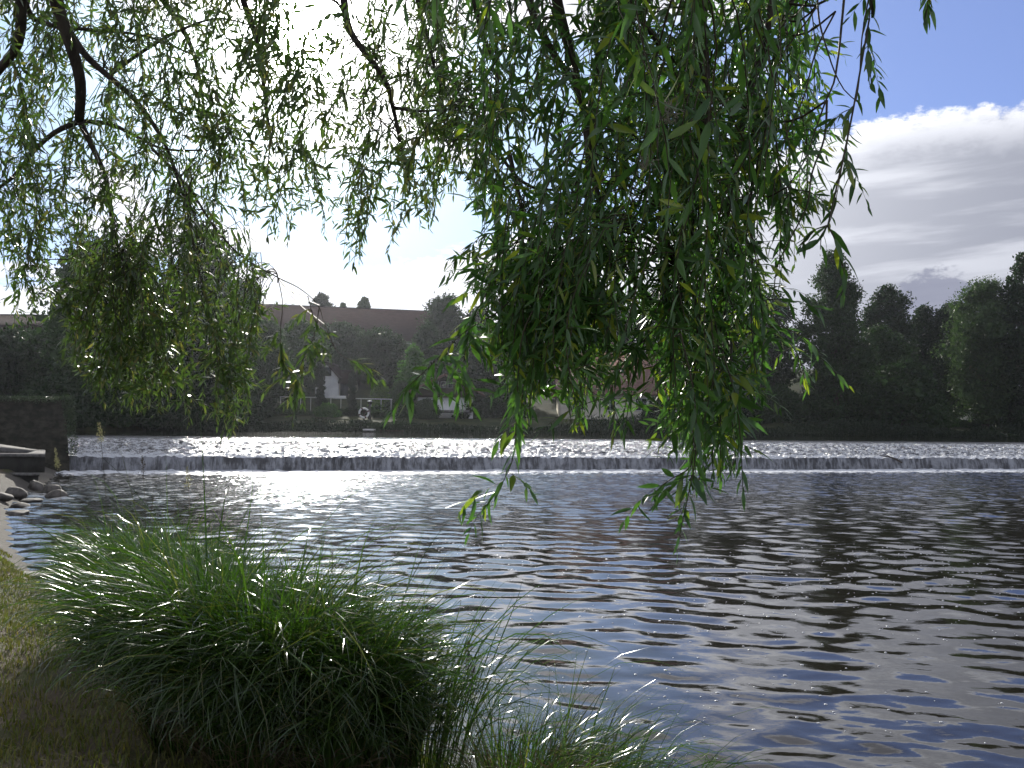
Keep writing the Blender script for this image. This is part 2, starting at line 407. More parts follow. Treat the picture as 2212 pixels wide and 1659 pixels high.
us0 = np.concatenate([np.arange(-.45, 62, .045), np.arange(62, WLEN, .3)]); us = np.concatenate([np.arange(-7.2, -.46, .045), us0]); vs = np.linspace(0, CREST + .5, 120)
Ug, Vg = np.meshgrid(us, vs)
sl_ = Vg / CREST
base = .585 + (UPZ - .585) * np.clip(sl_, 0, 1) ** .92
rn = sst(Vg, CREST - .3, CREST - 2.2); rn = 1 - sst(Vg, CREST - 2.0, CREST - .1)
amp = .014 + .075 * rn
warp = .6 * fbm(Ug, Vg, .3, .3, 3, 4)
h = fbm(Ug + warp, Vg, 3.6, 4.6, 4, 1, True) * amp + .05 * fbm(Ug, Vg, .5, .7, 3, 9) * rn
h = h - .02 * (1 - rn)
lip_z = (base + h)[0][-len(us0):]
Xw = WA[0] + WD[0] * Ug + WN[0] * Vg; Yw = WA[1] + WD[1] * Ug + WN[1] * Vg
nx, ny = len(us), len(vs); i = np.arange(ny - 1)[:, None] * nx; j = np.arange(nx - 1)[None, :]
qd = np.stack([i + j, i + j + 1, i + nx + j + 1, i + nx + j], -1).reshape(-1, 4)
def m_apron(q, b, o):
    p = pos(q); X_, Y_, Z_ = q.sep(p)
    n = q.noise(p, 3.2, 7, .75); n2 = q.noise(p, 16, 4, .7)
    fm = q.sstep(q.m('ADD', q.m('MULTIPLY', n, .7), q.m('MULTIPLY', n2, .3)), .43, .57)
    lip = q.m('SUBTRACT', 1.0, q.sstep(Z_, .60, .80))
    calm = q.sstep(Z_, 1.22, 1.40)
    fm = q.m('MULTIPLY', q.m('MINIMUM', q.m('ADD', fm, lip), 1.0), q.m('SUBTRACT', 1.0, calm))
    q.l.new(q.mix(fm, (.04, .04, .04, 1), (.62, .64, .66, 1)), b.inputs['Base Color'])
    q.l.new(q.m('MULTIPLY_ADD', fm, .28, .07), b.inputs['Roughness']); b.inputs['IOR'].default_value = 1.33
    bump(q, b, q.m('ADD', n2, n), 1.0, .06)
M_apron = mat('rushing_water', m_apron)
mesh_np('water_apron', np.stack([Xw, Yw, base + h], -1).reshape(-1, 3), [qd], M_apron, weir, True)
# vertical curtain
us = us0; nx = len(us); j = np.arange(nx - 1)[None, :]
ts = np.linspace(0, 1, 22); Ug, Tg = np.meshgrid(us, ts)
st_ = fbm(Ug, Tg, 3.2, .7, 5, 21, True)
vout = .004 - .15 * Tg - (.05 * Tg) * st_ - .03 * Tg * fbm(Ug, Tg, 6, 6, 3, 3)
zc_ = (lip_z[None, :] + .004) * (1 - Tg) - .06 * Tg
Xw = WA[0] + WD[0] * Ug + WN[0] * vout; Yw = WA[1] + WD[1] * Ug + WN[1] * vout
ny = len(ts); i = np.arange(ny - 1)[:, None] * nx
qd = np.stack([i + j, i + nx + j, i + nx + j + 1, i + j + 1], -1).reshape(-1, 4)
def m_curtain(q, b, o):
    p = pos(q); v = q.vm('MULTIPLY', p, (1, 1, .12))
    n = q.noise(v, 5, 4, .75); n2 = q.noise(q.vm('MULTIPLY', p, (1, 1, .35)), 1.1, 3, .5)
    f = q.sstep(q.m('ADD', q.m('MULTIPLY', n, .75), q.m('MULTIPLY', n2, .3)), .42, .66)
    q.l.new(q.mix(f, (.07, .07, .072, 1), (.40, .41, .43, 1)), b.inputs['Base Color'])
    b.inputs['Roughness'].default_value = .3; b.inputs['IOR'].default_value = 1.33
    tr = q.n.new('ShaderNodeBsdfTranslucent'); tr.inputs[0].default_value = (.35, .37, .40, 1)
    mx = q.n.new('ShaderNodeMixShader'); mx.inputs[0].default_value = .25
    q.l.new(b.outputs[0], mx.inputs[1]); q.l.new(tr.outputs[0], mx.inputs[2]); q.l.new(mx.outputs[0], o.inputs[0])
M_curtain = mat('falling_water', m_curtain)
mesh_np('falling_water', np.stack([Xw, Yw, zc_], -1).reshape(-1, 3), [qd], M_curtain, weir, True)
# churned foam at the foot
vs = np.linspace(-1.25, -.12, 26); Ug, Vg = np.meshgrid(us, vs)
hf = fbm(Ug, Vg, 1.6, 2.0, 5, 33); spl = np.clip(fbm(Ug, Vg, .8, 1.6, 4, 37), 0, 1)
zf = -.05 + .045 * np.exp(-((Vg + .3) / .3) ** 2) + .05 * hf + .30 * spl ** 1.6 * np.exp(-((Vg + .25) / .15) ** 2)
Xw = WA[0] + WD[0] * Ug + WN[0] * Vg; Yw = WA[1] + WD[1] * Ug + WN[1] * Vg
ny = len(vs); i = np.arange(ny - 1)[:, None] * nx
qd = np.stack([i + j, i + j + 1, i + nx + j + 1, i + nx + j], -1).reshape(-1, 4)
M_foam = plain('white_foam', (.42, .44, .46), (.65, .67, .7), 9, .4, .6, .04, .5)
mesh_np('foam', np.stack([Xw, Yw, zf], -1).reshape(-1, 3), [qd], M_foam, weir, True)['kind'] = 'stuff'

# flecks of foam drifting on the near water
def discs(P, r, k=7):
    n = len(P); an = np.arange(k) * 2 * np.pi / k + rng.uniform(0, 6, (n, 1))
    rr = r[:, None] * rng.uniform(.6, 1.2, (n, k))
    ring = np.stack([P[:, None, 0] + rr * np.cos(an) * 1.3, P[:, None, 1] + rr * np.sin(an), np.repeat(P[:, None, 2], k, 1)], -1)
    top = ring.copy(); top[..., :2] = P[:, None, :2] + (ring[..., :2] - P[:, None, :2]) * .6; top[..., 2] += (r * .35)[:, None]
    V = np.concatenate([ring, top], 1).reshape(-1, 3); b = np.arange(n)[:, None] * 2 * k
    kk = np.arange(k); side = np.stack([b + kk, b + (kk + 1) % k, b + k + (kk + 1) % k, b + k + kk], -1).reshape(-1, 4)
    return V, side, b + k + kk
n = 3600; y = rng.uniform(4.2, 17, n); x = rng.uniform(-.4, 1.1, n) * y * .85
pk = (lump(x, y, .35, 6, 2) + rng.normal(0, .5, n) > .15) & (seg_sd(x, y, NEAR) < -.3); x, y = x[pk], y[pk]
P = np.stack([x, y, wave(x, y, .0055 * y) + .001], -1); r = rng.uniform(.0045, .011, len(x)) * rng.choice([.7, 1, 1.5], len(x))
Vd, sd_, tp = discs(P, r)
tag(mesh_np('foam_flecks', Vd, [sd_, tp], M_foam), 'small white foam flecks drifting on the near dark water', 'foam', kind='stuff')

# ------------------------------------------------------------------ left masonry
def zoomA(x, y): return ((x * 500 / 1659) / 1.4756, (1200 + y * 500 / 1659) / 1.4756)
M_oldwall = plain('old_stone_wall', (.020, .021, .015), (.060, .055, .042), 2.6, .95, 1.0, .08, .1, (1, 1, 1.6), 9)
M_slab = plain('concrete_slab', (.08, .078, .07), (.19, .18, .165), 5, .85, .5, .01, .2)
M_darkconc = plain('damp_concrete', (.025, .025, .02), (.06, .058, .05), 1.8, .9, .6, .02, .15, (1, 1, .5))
wall = empty('abutment_wall', (-24, 38, 0), 'tall dark mossy retaining wall at the left end of the weir', 'wall')
def slabmesh(f, uu, vv, flip=False):
    Ug, Vg = np.meshgrid(uu, vv); X_, Y_, Z_ = f(Ug, Vg); nx, ny = len(uu), len(vv)
    i = np.arange(ny - 1)[:, None] * nx; j = np.arange(nx - 1)[None, :]
    qd = np.stack([i + j, i + j + 1, i + nx + j + 1, i + nx + j], -1).reshape(-1, 4)
    if flip: qd = qd[:, ::-1]
    return np.stack([X_ + 0 * Ug, Y_ + 0 * Ug, Z_ + 0 * Ug], -1).reshape(-1, 3), qd
TOP = 3.02
mb = MB()
def right(z): return -18.25 - .42 * (z / TOP)
rough = lambda u, v, s: .05 * fbm(u, v, 2.2, 3.0, 5, s)
mb.add(*slabmesh(lambda u, v: (-42 + u * (right(v * TOP) + 42), 37.0 - .1 * rough(u * 24, v * 3, 50) + rough(u * 24, v * 3, 51) * .9, -.8 + v * (TOP + .8)), np.linspace(0, 1, 420), np.linspace(0, 1, 60)))
mb.add(*slabmesh(lambda u, v: (right(v * TOP) * (1 + u * .036) + rough(u * 7, v * 3, 52), 37.0 + u * 1.3, -.8 + v * (TOP + .8)), np.linspace(0, 1, 100), np.linspace(0, 1, 50)))
mb.add(*slabmesh(lambda u, v: (-42 + u * (right(TOP) * (1 + v * .036) + 42), 37.0 + v * 1.3, TOP + .012 + .02 * fbm(u * 24, v * 7, 1, 1, 3, 5)), np.linspace(0, 1, 200), np.linspace(0, 1, 30)))
mb.build('masonry', M_oldwall, wall, True)
def cards(P, N, L, W, tilt=.6):
    """small two-face leaf cards at P, pointing roughly along N"""
    n = len(P); D_ = N + rng.normal(0, tilt, (n, 3)); D_ /= np.linalg.norm(D_, axis=1)[:, None]
    S_ = np.cross(D_, rng.normal(0, 1, (n, 3))); S_ /= np.linalg.norm(S_, axis=1)[:, None] + 1e-9
    U_ = np.cross(S_, D_); L = np.broadcast_to(L, n)[:, None]; W = np.broadcast_to(W, n)[:, None]
    b = P - D_ * L * .5; tp = P + D_ * L * .5 - U_ * L * .12
    l = P + S_ * W * .5 + U_ * L * .06; r_ = P - S_ * W * .5 + U_ * L * .06
    V = np.stack([b, r_, tp, l], 1).reshape(-1, 3); k = np.arange(n)[:, None] * 4
    return V, np.concatenate([k + [0, 1, 2], k + [0, 2, 3]])
M_ivy = leafmat('ivy', [(.018, .04, .012), (.035, .065, .02), (.05, .08, .03)], (1.2, 1.4, .7), .4, .2)
def crop(n, f, L, W, name, parent, mt, tilt=.7):
    P, N = f(n); V, T = cards(P, N, rng.uniform(.6, 1.3, n) * L, rng.uniform(.6, 1.3, n) * W, tilt)
    return mesh_np(name, V, [T], mt, parent)
def ivy_pts(n):
    x = rng.uniform(-40, -18.6, n); z = TOP - np.abs(rng.normal(0, .10, n)) + .10
    return np.stack([x, 36.9 - rng.uniform(0, .12, n), z], 1), np.tile([0, -.3, -.6], (n, 1))
def tuft_pts(n):
    z = rng.uniform(.7, 3.15, n); z = np.where(rng.uniform(0, 1, n) < .5, rng.uniform(2.2, 3.2, n), z)
    return np.stack([-18.25 - .42 * z / TOP + rng.uniform(-.05, .16, n), rng.uniform(36.85, 37.6, n), z], 1), np.tile([.4, 0, .7], (n, 1))
V1 = crop(5200, ivy_pts, .09, .05, 'ivy_fringe', wall, M_ivy); V2 = crop(900, tuft_pts, .16, .035, 'wall_weeds', wall, M_ivy)

# stepped concrete sluice block
blk = empty('concrete_block', (-17.5, 28.6, 0), 'stepped concrete landing block with pale ledges below the dark wall', 'landing')
def wall_box(name, x0, x1, y0, y1, z0, z1, mt, parent):
    """masonry block whose river side runs back obliquely, with a small chamfer on the top edge"""
    k = y1 / y0; c = .02; q = MB()
    q.add([(x0, y0, z0), (x1, y0, z0), (x1 * k, y1, z0), (x0, y1, z0), (x0, y0, z1 - c), (x1, y0, z1 - c), (x1 * k, y1, z1 - c), (x0, y1, z1 - c),
           (x0, y0 + c, z1), (x1 - c, y0 + c, z1), (x1 * k - c, y1 - c, z1), (x0, y1 - c, z1)],
          [(3, 2, 1, 0), (0, 1, 5, 4), (1, 2, 6, 5), (2, 3, 7, 6), (3, 0, 4, 7), (4, 5, 9, 8), (5, 6, 10, 9), (6, 7, 11, 10), (7, 4, 8, 11), (8, 9, 10, 11)])
    return q.build(name, mt, parent)
BX = -15.0
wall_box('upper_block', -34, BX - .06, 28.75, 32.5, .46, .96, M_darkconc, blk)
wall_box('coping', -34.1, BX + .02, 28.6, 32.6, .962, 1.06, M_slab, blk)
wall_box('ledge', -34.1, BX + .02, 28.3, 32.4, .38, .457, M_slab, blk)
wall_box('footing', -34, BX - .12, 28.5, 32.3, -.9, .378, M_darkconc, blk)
q = MB()   # sloping ramp slab on top
q.add([(-19.4, 29.2, 1.36), (-18.7, 29.2, 1.36), (-15.9, 29.2, 1.064), (-16.9, 29.2, 1.064), (-22.6, 32.4, 1.62), (-21.4, 32.4, 1.62), (-17.2, 32.4, 1.064), (-18.5, 32.4, 1.064)],
      [(0, 3, 2, 1), (4, 5, 6, 7), (0, 1, 5, 4), (1, 2, 6, 5), (2, 3, 7, 6), (3, 0, 4, 7)])
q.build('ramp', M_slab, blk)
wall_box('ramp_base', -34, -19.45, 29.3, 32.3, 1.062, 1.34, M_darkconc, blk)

# ------------------------------------------------------------------ far buildings
def zg(x, y): return float(far_z(np.array(x), np.array(y)))
M_tile = plain('brown_roof_tiles', (.018, .010, .010), (.030, .018, .018), 1.5, .95, .5, .05, .02, (1, 1, 3))
M_redtile = plain('red_roof_tiles', (.22, .050, .032), (.32, .085, .055), 2, .75, .5, .04, .2, (1, 1, 3))
M_pinktile = plain('faded_roof_tiles', (.13, .075, .06), (.19, .11, .09), 2, .8, .5, .04, .2, (1, 1, 3))
M_white = plain('white_render', (.62, .62, .60), (.75, .75, .72), 1.5, .9, .2, .01, .1)
M_cream = plain('cream_render', (.52, .49, .40), (.62, .58, .48), 1.5, .9, .2, .01, .1)
M_timber = plain('dark_timber', (.022, .014, .010), (.05, .032, .022), 4, .7, .5, .02, .2, (1, 1, 6))
M_glass = mat('window_glass', lambda q, b, o: (setattr(b.inputs['Base Color'], 'default_value', (.02, .025, .03, 1)), setattr(b.inputs['Roughness'], 'default_value', .08)))
M_frame = plain('painted_frame', (.55, .55, .53), (.68, .68, .66), 5, .6, 0)
M_darkframe = plain('dark_frame', (.02, .018, .016), (.04, .035, .03), 5, .6, 0)
def house(name, label, x0, x1, y0, y1, z0, ze, zr, wallm, roofm, gable_front=False, over=.5, windows=(), chimney=None, framem=None, cat='house'):
    cx, cy = (x0 + x1) / 2, (y0 + y1) / 2
    h = empty(name, (cx, cy, z0), label, cat)
    if gable_front:
        V = [(x0, y0, z0), (x1, y0, z0), (x1, y1, z0), (x0, y1, z0), (x0, y0, ze), (x1, y0, ze), (x1, y1, ze), (x0, y1, ze), (cx, y0, zr), (cx, y1, zr)]
        Fq = [(0, 1, 5, 4), (1, 2, 6, 5), (2, 3, 7, 6), (3, 0, 4, 7)]; Ft = [(4, 5, 8), (6, 7, 9)]
        e = [(x0, x1)]
    else:
        V = [(x0, y0, z0), (x1, y0, z0), (x1, y1, z0), (x0, y1, z0), (x0, y0, ze), (x1, y0, ze), (x1, y1, ze), (x0, y1, ze), (x0, cy, zr), (x1, cy, zr)]
        Fq = [(0, 1, 5, 4), (1, 2, 6, 5), (2, 3, 7, 6), (3, 0, 4, 7)]; Ft = [(7, 4, 8), (5, 6, 9)]
    mesh_np('wall', V, [Fq, Ft], wallm, h)
    # roof: two thick slopes resting on the walls
    rb = MB(); th = .18
    def slope(a0, a1, b0, b1):   # eave edge a0-a1, ridge edge b0-b1
        a0, a1, b0, b1 = map(np.array, (a0, a1, b0, b1)); up_ = np.array([0, 0, th])
        rb.add([a0, a1, b1, b0, a0 + up_, a1 + up_, b1 + up_, b0 + up_], [(3, 2, 1, 0), (4, 5, 6, 7), (0, 1, 5, 4), (1, 2, 6, 5), (2, 3, 7, 6), (3, 0, 4, 7)])
    lf = .01
    if gable_front:
        k = (zr - ze) / ((x1 - x0) / 2)
        for sgn, xe in ((-1, x0), (1, x1)):
            slope((xe + sgn * over, y0 - over, ze - over * k + lf), (xe + sgn * over, y1 + over, ze - over * k + lf), (cx, y0 - over, zr + lf), (cx, y1 + over, zr + lf))
    else:
        k = (zr - ze) / ((y1 - y0) / 2)
        for sgn, ye in ((-1, y0), (1, y1)):
            slope((x0 - over, ye + sgn * over, ze - over * k + lf), (x1 + over, ye + sgn * over, ze - over * k + lf), (x0 - over, cy, zr + lf), (x1 + over, cy, zr + lf))
    rf = rb.build('roof', roofm, h)
    q = MB()
    if gable_front: q.box((cx, (y0 + y1) / 2, zr + th + .05), (.34, y1 - y0 + 2 * over, .14))
    else: q.box(((x0 + x1) / 2, cy, zr + th + .05), (x1 - x0 + 2 * over, .34, .14))
    q.build('ridge_cap', M_darkframe, rf)
    if chimney:
        q = MB(); q.box((chimney[0], cy + chimney[1], zr + .3), (.7, .7, 1.6), 0, .04); q.box((chimney[0], cy + chimney[1], zr + 1.16), (.85, .85, .12), 0, .03); q.build('chimney', M_pinktile, rf)
    for (wx, wz, ww, wh) in windows:
        q = MB(); t_ = .08
        for (ax, az_, bx, bz) in ((0, wh / 2 - t_ / 2, ww, t_), (0, -wh / 2 + t_ / 2, ww, t_)): q.box((wx + ax, y0 - .03, wz + az_), (bx, .1, bz))
        for s in (-1, 1): q.box((wx + s * (ww / 2 - t_ / 2), y0 - .03, wz), (t_, .1, wh - 2 * t_))
        q.box((wx, y0 - .03, wz), (.05, .08, wh - 2 * t_))
        fr = q.build('window', framem or M_frame, h)
        q = MB(); q.box((wx, y0 - .015, wz), (ww - 2 * t_, .02, wh - 2 * t_)); q.build('pane', M_glass, fr)
    return h
def z5(x, y): return ((700 + x * .4521) / 1.4756, (850 + y * .4521) / 1.4756)
def z4(x, y): return (x * .5424 / 1.4756, (700 + y * .5424) / 1.4756)
def z7(x, y): return ((2300 + x * .5425) / 1.4756, (750 + y * .5425) / 1.4756)
def z6(x, y): return ((1500 + x * .6028) / 1.4756, (800 + y * .6028) / 1.4756)
def zB(x, y): return ((950 + x * .226) / 1.4756, (1100 + y * .226) / 1.4756)   # close-up of the far bank

# long hall on the hill; its ridge runs away to the right
Y = 128; a = at(455, 640, Y); b_ = at(935, 686, Y)
lh = house('long_building', 'very long building on the hill with a plain brown tiled roof', a.x, b_.x, Y - 8, Y + 8, 9.0, at(600, 745, Y - 8).z, (a.z + b_.z) / 2 - .2, M_cream, M_tile,
      windows=[(a.x + 2 + 3.2 * i, 12.5, 1.2, 1.5) for i in range(9)], cat='building')
# give the ridge its slow fall to the right, as a long roof seen slightly end-on
rz_ = math.atan2(-(a.z - b_.z - 0.0), (b_.x - a.x))
lh.rotation_euler = (0, 0, R(14))
Y = 104; a = at(-40, 684, Y); b_ = at(160, 690, Y)
house('side_building', 'low brown-roofed building at the far left edge above the bushes', a.x - 22, b_.x, Y - 6, Y + 6, 5.0, at(60, 722, Y - 6).z, at(80, 685, Y).z, M_cream, M_tile, windows=[(b_.x - 4 - 3.5 * i, 9.8, 1.1, 1.4) for i in range(3)], cat='building')
# small white gabled house between the two columnar trees
Y = 96; ap = at(*zB(405, 270), Y); er = at(*zB(555, 440), Y); bt = at(*zB(555, 760), Y); hw = er.x - ap.x
wn = at(*zB(405, 375), Y)
house('white_house', 'small white gabled house between the two dark columnar trees', ap.x - hw, er.x, Y, Y + 9, bt.z - 2, er.z, ap.z, M_white, M_tile, True, .25,
      windows=[(wn.x, wn.z, 1.0, .95)], framem=M_darkframe)
a = at(*zB(560, 505), Y + .6); b_ = at(*zB(690, 700), Y + .6)
an = house('house_annexe', 'pale lean-to annexe right of the small white gabled house', a.x + .2, b_.x + .4, Y + .6, Y + 5, b_.z - 2, a.z - .2, a.z + 1.0, M_cream, M_tile, False, .2,
           windows=[(a.x + .75, (a.z + b_.z) / 2 - .3, .9, 2.0)], framem=M_darkframe, cat='annexe')
# chalet with dark timber upper floor over a pale ground floor
Y = 84; ap = at(*zB(2080, 440), Y); el_ = at(*zB(1560, 690), Y); fl = at(*zB(1730, 730), Y); bt = at(*zB(1730, 960), Y)
hw = ap.x - el_.x
ch = empty('timber_chalet', (ap.x, Y, bt.z), 'chalet with dark timber gable, pink roof edge and pale ground floor', 'house')
k = (ap.z - el_.z) / hw; hw2 = hw * .80; ze = ap.z - k * hw2
V = [(ap.x - hw2, Y, fl.z), (ap.x + hw2, Y, fl.z), (ap.x + hw2, Y + 8, fl.z), (ap.x - hw2, Y + 8, fl.z), (ap.x - hw2, Y, ze), (ap.x + hw2, Y, ze), (ap.x + hw2, Y + 8, ze), (ap.x - hw2, Y + 8, ze), (ap.x, Y, ap.z), (ap.x, Y + 8, ap.z)]
mesh_np('upper_wall', V, [[(0, 1, 5, 4), (1, 2, 6, 5), (2, 3, 7, 6), (3, 0, 4, 7), (3, 2, 1, 0)], [(4, 5, 8), (6, 7, 9)]], M_timber, ch)
q = MB(); q.box((ap.x, Y + 4.1, (fl.z + bt.z - 2) / 2 - .01), (2 * hw2 - .3, 7.6, fl.z - bt.z + 2)); q.build('ground_wall', M_white, ch)
rb = MB()
for s in (-1, 1):
    a0 = np.array([ap.x + s * hw * 1.05, Y - .8, ap.z - k * hw * 1.05 + .02]); r1 = np.array([ap.x, Y - .8, ap.z + .02]); bk = np.array([0, 9.6, 0]); up_ = np.array([0, 0, .2])
    rb.add([a0, r1, r1 + bk, a0 + bk, a0 + up_, r1 + up_, r1 + bk + up_, a0 + bk + up_], [(3, 2, 1, 0), (4, 5, 6, 7), (0, 1, 5, 4), (1, 2, 6, 5), (2, 3, 7, 6), (3, 0, 4, 7)])
rb.build('roof', M_pinktile, ch)
for X0_ in (1945, 2050, 2150):
    wn = at(*zB(X0_, 560), Y)
    q = MB(); q.box((wn.x, Y - .03, wn.z), (.5, .06, .62)); f_ = q.build('window', M_frame, ch)
    q = MB(); q.box((wn.x, Y - .07, wn.z), (.40, .02, .52)); q.build('pane', M_glass, f_)
q = MB(); tz = at(*zB(2000, 935), Y - 1.5); q.box((ap.x - .2, Y - 1.2, tz.z), (5.2, 2.2, .25), 0, .03); q.build('terrace', M_slab, ch)
# broad house half hidden by the willow
Y = 88; a = at(*z6(455, 735), Y); b_ = at(*z6(1080, 735), Y); rr_ = at(*z6(600, 545), Y + 5); bt = at(*z6(500, 890), Y)
house('broad_house', 'broad cream house with faded pink roof half hidden behind the willow', a.x + .5, b_.x, Y, Y + 10, bt.z - 1.5, a.z, rr_.z, M_cream, M_pinktile, False, .6,
      windows=[(a.x + 2.2 + 3.1 * i, (a.z + bt.z) / 2 + .1, 1.2, 1.3) for i in range(4)], chimney=(rr_.x + 3, 0))
# right: red roof with white wall
Y = 100; a = at(*z7(1525, 850), Y); b_ = at(*z7(1720, 850), Y); rr_ = at(*z7(1560, 765), Y + 4); bt = at(*z7(1600, 1010), Y)
house('red_roofed_house', 'white house with a red roof among the trees at the far right', a.x, b_.x + 2, Y, Y + 8, bt.z - 1.5, a.z, rr_.z, M_white, M_redtile, False, .4,
      windows=[(a.x + 1.8 + 2.9 * i, (a.z + bt.z) / 2, 1.0, 1.2) for i in range(3)])

# ------------------------------------------------------------------ far trees
G = [(.018, .036, .012), (.028, .055, .018), (.038, .070, .024), (.030, .06, .02), (.05, .085, .03)]
def gm(name, f=(1, 1, 1), tm=.3): return leafmat(name, [tuple(c * k for c, k in zip(cc, f)) for cc in G], (1.3, 1.5, .8), .55, tm, .25)
M_T = {'dark': gm('dark_foliage', (.52, .60, .58)), 'mid': gm('green_foliage', (.75, .85, .68)), 'light': gm('light_foliage', (1.7, 2.1, 1.3), .4),
       'grey': gm('greyish_foliage', (1.6, 1.45, 1.6)), 'yew': gm('yew_foliage', (.35, .4, .4), .15), 'yellow': gm('yellowish_foliage', (3.2, 3.0, 1.6), .4)}
PROF = {
    'round': lambda t: math.sqrt(max(0, 1 - (2 * t - 1) ** 2)) * (1.0 if t > .5 else .9 + .1 * t),
    'cone': lambda t: (min(1, t / .18) ** .6) * (1 - max(0, t - .18) / .82) ** .62,
    'spire': lambda t: min(1, .75 + t) * max(0, 1 - (max(0, t - .3) / .7) ** 1.7) ** .62,
    'column': lambda t: min(1, (1 - t) / .08) ** .6 * (.85 + .15 * math.sin(t * 9)),
    'bush': lambda t: math.sqrt(max(0, 1 - t * t * .98)),
    'open': lambda t: math.sqrt(max(0, 1 - (2 * t - 1) ** 2)) * .95,
}
ICO_V = None
def ico():
    global ICO_V, ICO_F
    if ICO_V is None:
        import bmesh
        bm = bmesh.new(); bmesh.ops.create_icosphere(bm, subdivisions=1, radius=1)
        ICO_V = np.array([v.co[:] for v in bm.verts]); ICO_F = np.array([[v.index for v in f.verts] for f in bm.faces]); bm.free()
    return ICO_V, ICO_F
def tree(name, label, cat, px, ptop, pw_, Y, shape, mt, pbase=None, lobes=60, leaf=.38, n=10000, core=.5, depth=None, group=None):
    p0 = at(px, 900, Y); x = p0.x; pw_ = pw_ * 1.1
    z0 = float(far_z(np.array(x), np.array(Y))) if Y > 50 else 0
    ztop = at(px, ptop, Y).z; H = ztop - z0; Rr = pw_ / F * Y / 2; Ry = (depth or Rr)
    cb = {'round': .05, 'open': .22, 'cone': .03, 'spire': .02, 'column': .0, 'bush': .0}[shape]
    if pbase is not None: zb = at(px, pbase, Y).z
    else: zb = z0 + cb * H
    CH = ztop - zb
    t_ = empty(name, (x, Y, z0), label, cat, group)
    pf = PROF[shape]; rr = np.random.default_rng(int(px * 7 + Y * 13 + ptop))
    L = []
    for i_ in range(lobes):
        tt = (i_ + rr.uniform(0, 1)) / lobes; a_ = rr.uniform(0, 6.283); pr = pf(min(.97, tt))
        q_ = rr.uniform(.25, .86) ** .7; lr = min(Rr * .40, CH * .26) * rr.uniform(.6, 1.15) * (.45 + .55 * pr)
        if shape in ('column', 'spire', 'cone'): lr *= .75; q_ = rr.uniform(.2, .8)
        d_ = max(0, pr * Rr - lr * .6) * (rr.uniform(0, 1) ** .45)
        L.append((x + math.cos(a_) * d_, Y + math.sin(a_) * d_ * Ry / Rr, zb + CH * tt * .97 - lr * .25 * tt, lr))
    L = np.array(L); wgt = L[:, 3] ** 2; wgt /= wgt.sum()
    k = rr.choice(len(L), n, p=wgt); N = rr.normal(0, 1, (n, 3)); N /= np.linalg.norm(N, axis=1)[:, None]
    rad = L[k, 3] * (1 + rr.normal(0, .16, n)) * np.where(rr.uniform(0, 1, n) < .06, 1.28, 1.0)
    P = L[k, :3] + N * rad[:, None] * np.array([1, 1, .85])
    P[:, 2] = np.maximum(P[:, 2], zb + .02)
    N2 = N + np.array([0, 0, .35 if shape in ('cone', 'spire', 'column') else -.1])
    V, T = cards(P, N2, rr.uniform(.6, 1.4, n) * leaf, rr.uniform(.5, 1.1, n) * leaf * .62, .8)
    mb = MB(); mb.add(V, T)
    if core > 0:      # inner foliage: bigger ragged clumps that close the crown
        nc = int(len(L) * 34 * core / .5); k = rr.choice(len(L), nc, p=wgt); N = rr.normal(0, 1, (nc, 3)); N /= np.linalg.norm(N, axis=1)[:, None]
        P = L[k, :3] + N * (L[k, 3] * rr.uniform(0, .8, nc))[:, None]; P[:, 2] = np.maximum(P[:, 2], zb + .05)
        sz = np.minimum(L[k, 3] * rr.uniform(.35, .7, nc), .7)
        V, T = cards(P, N, sz, sz * .8, 1.5); mb.add(V, T)
        nc = int(1300 * core / .5); tt = rr.uniform(.02, .93, nc); aa = rr.uniform(0, 6.283, nc); rd = np.array([pf(t__) for t__ in tt]) * Rr * .68 * np.sqrt(rr.uniform(0, 1, nc))
        P = np.stack([x + np.cos(aa) * rd, Y + np.sin(aa) * rd * Ry / Rr, zb + tt * CH], 1); sz = rr.uniform(.25, .6, nc) * min(1.0, .35 + Rr * .12)
        V, T = cards(P, rr.normal(0, 1, (nc, 3)), sz, sz * .7, 1.5); mb.add(V, T)
    mb.build('crown', mt, t_)
    tb = MB(); th = max(zb, z0 + CH * .35 + (zb - z0)); rt = max(.06, min(.32, H * .022))
    zz = np.linspace(z0 - .3, min(ztop - .12 * H, z0 + .8 * H), 7)
    tb.tube([(x + .05 * H * .2 * math.sin(i_ * 1.3), Y + .01 * H * math.cos(i_ * 2.1), zz[i_]) for i_ in range(7)], np.linspace(rt * 1.25, rt * .25, 7), 7)
    for l in L[::max(1, len(L) // 9)]:
        z1 = max(z0 + .15 * H, l[2] - .16 * H)
        tb.tube([(x, Y, z1), ((x + l[0]) / 2, (Y + l[1]) / 2, (z1 + l[2]) / 2 + .02 * H), (l[0], l[1], l[2])], [rt * .4, rt * .28, rt * .1], 5)
    tb.build('trunk', M_bark, t_)
    return t_
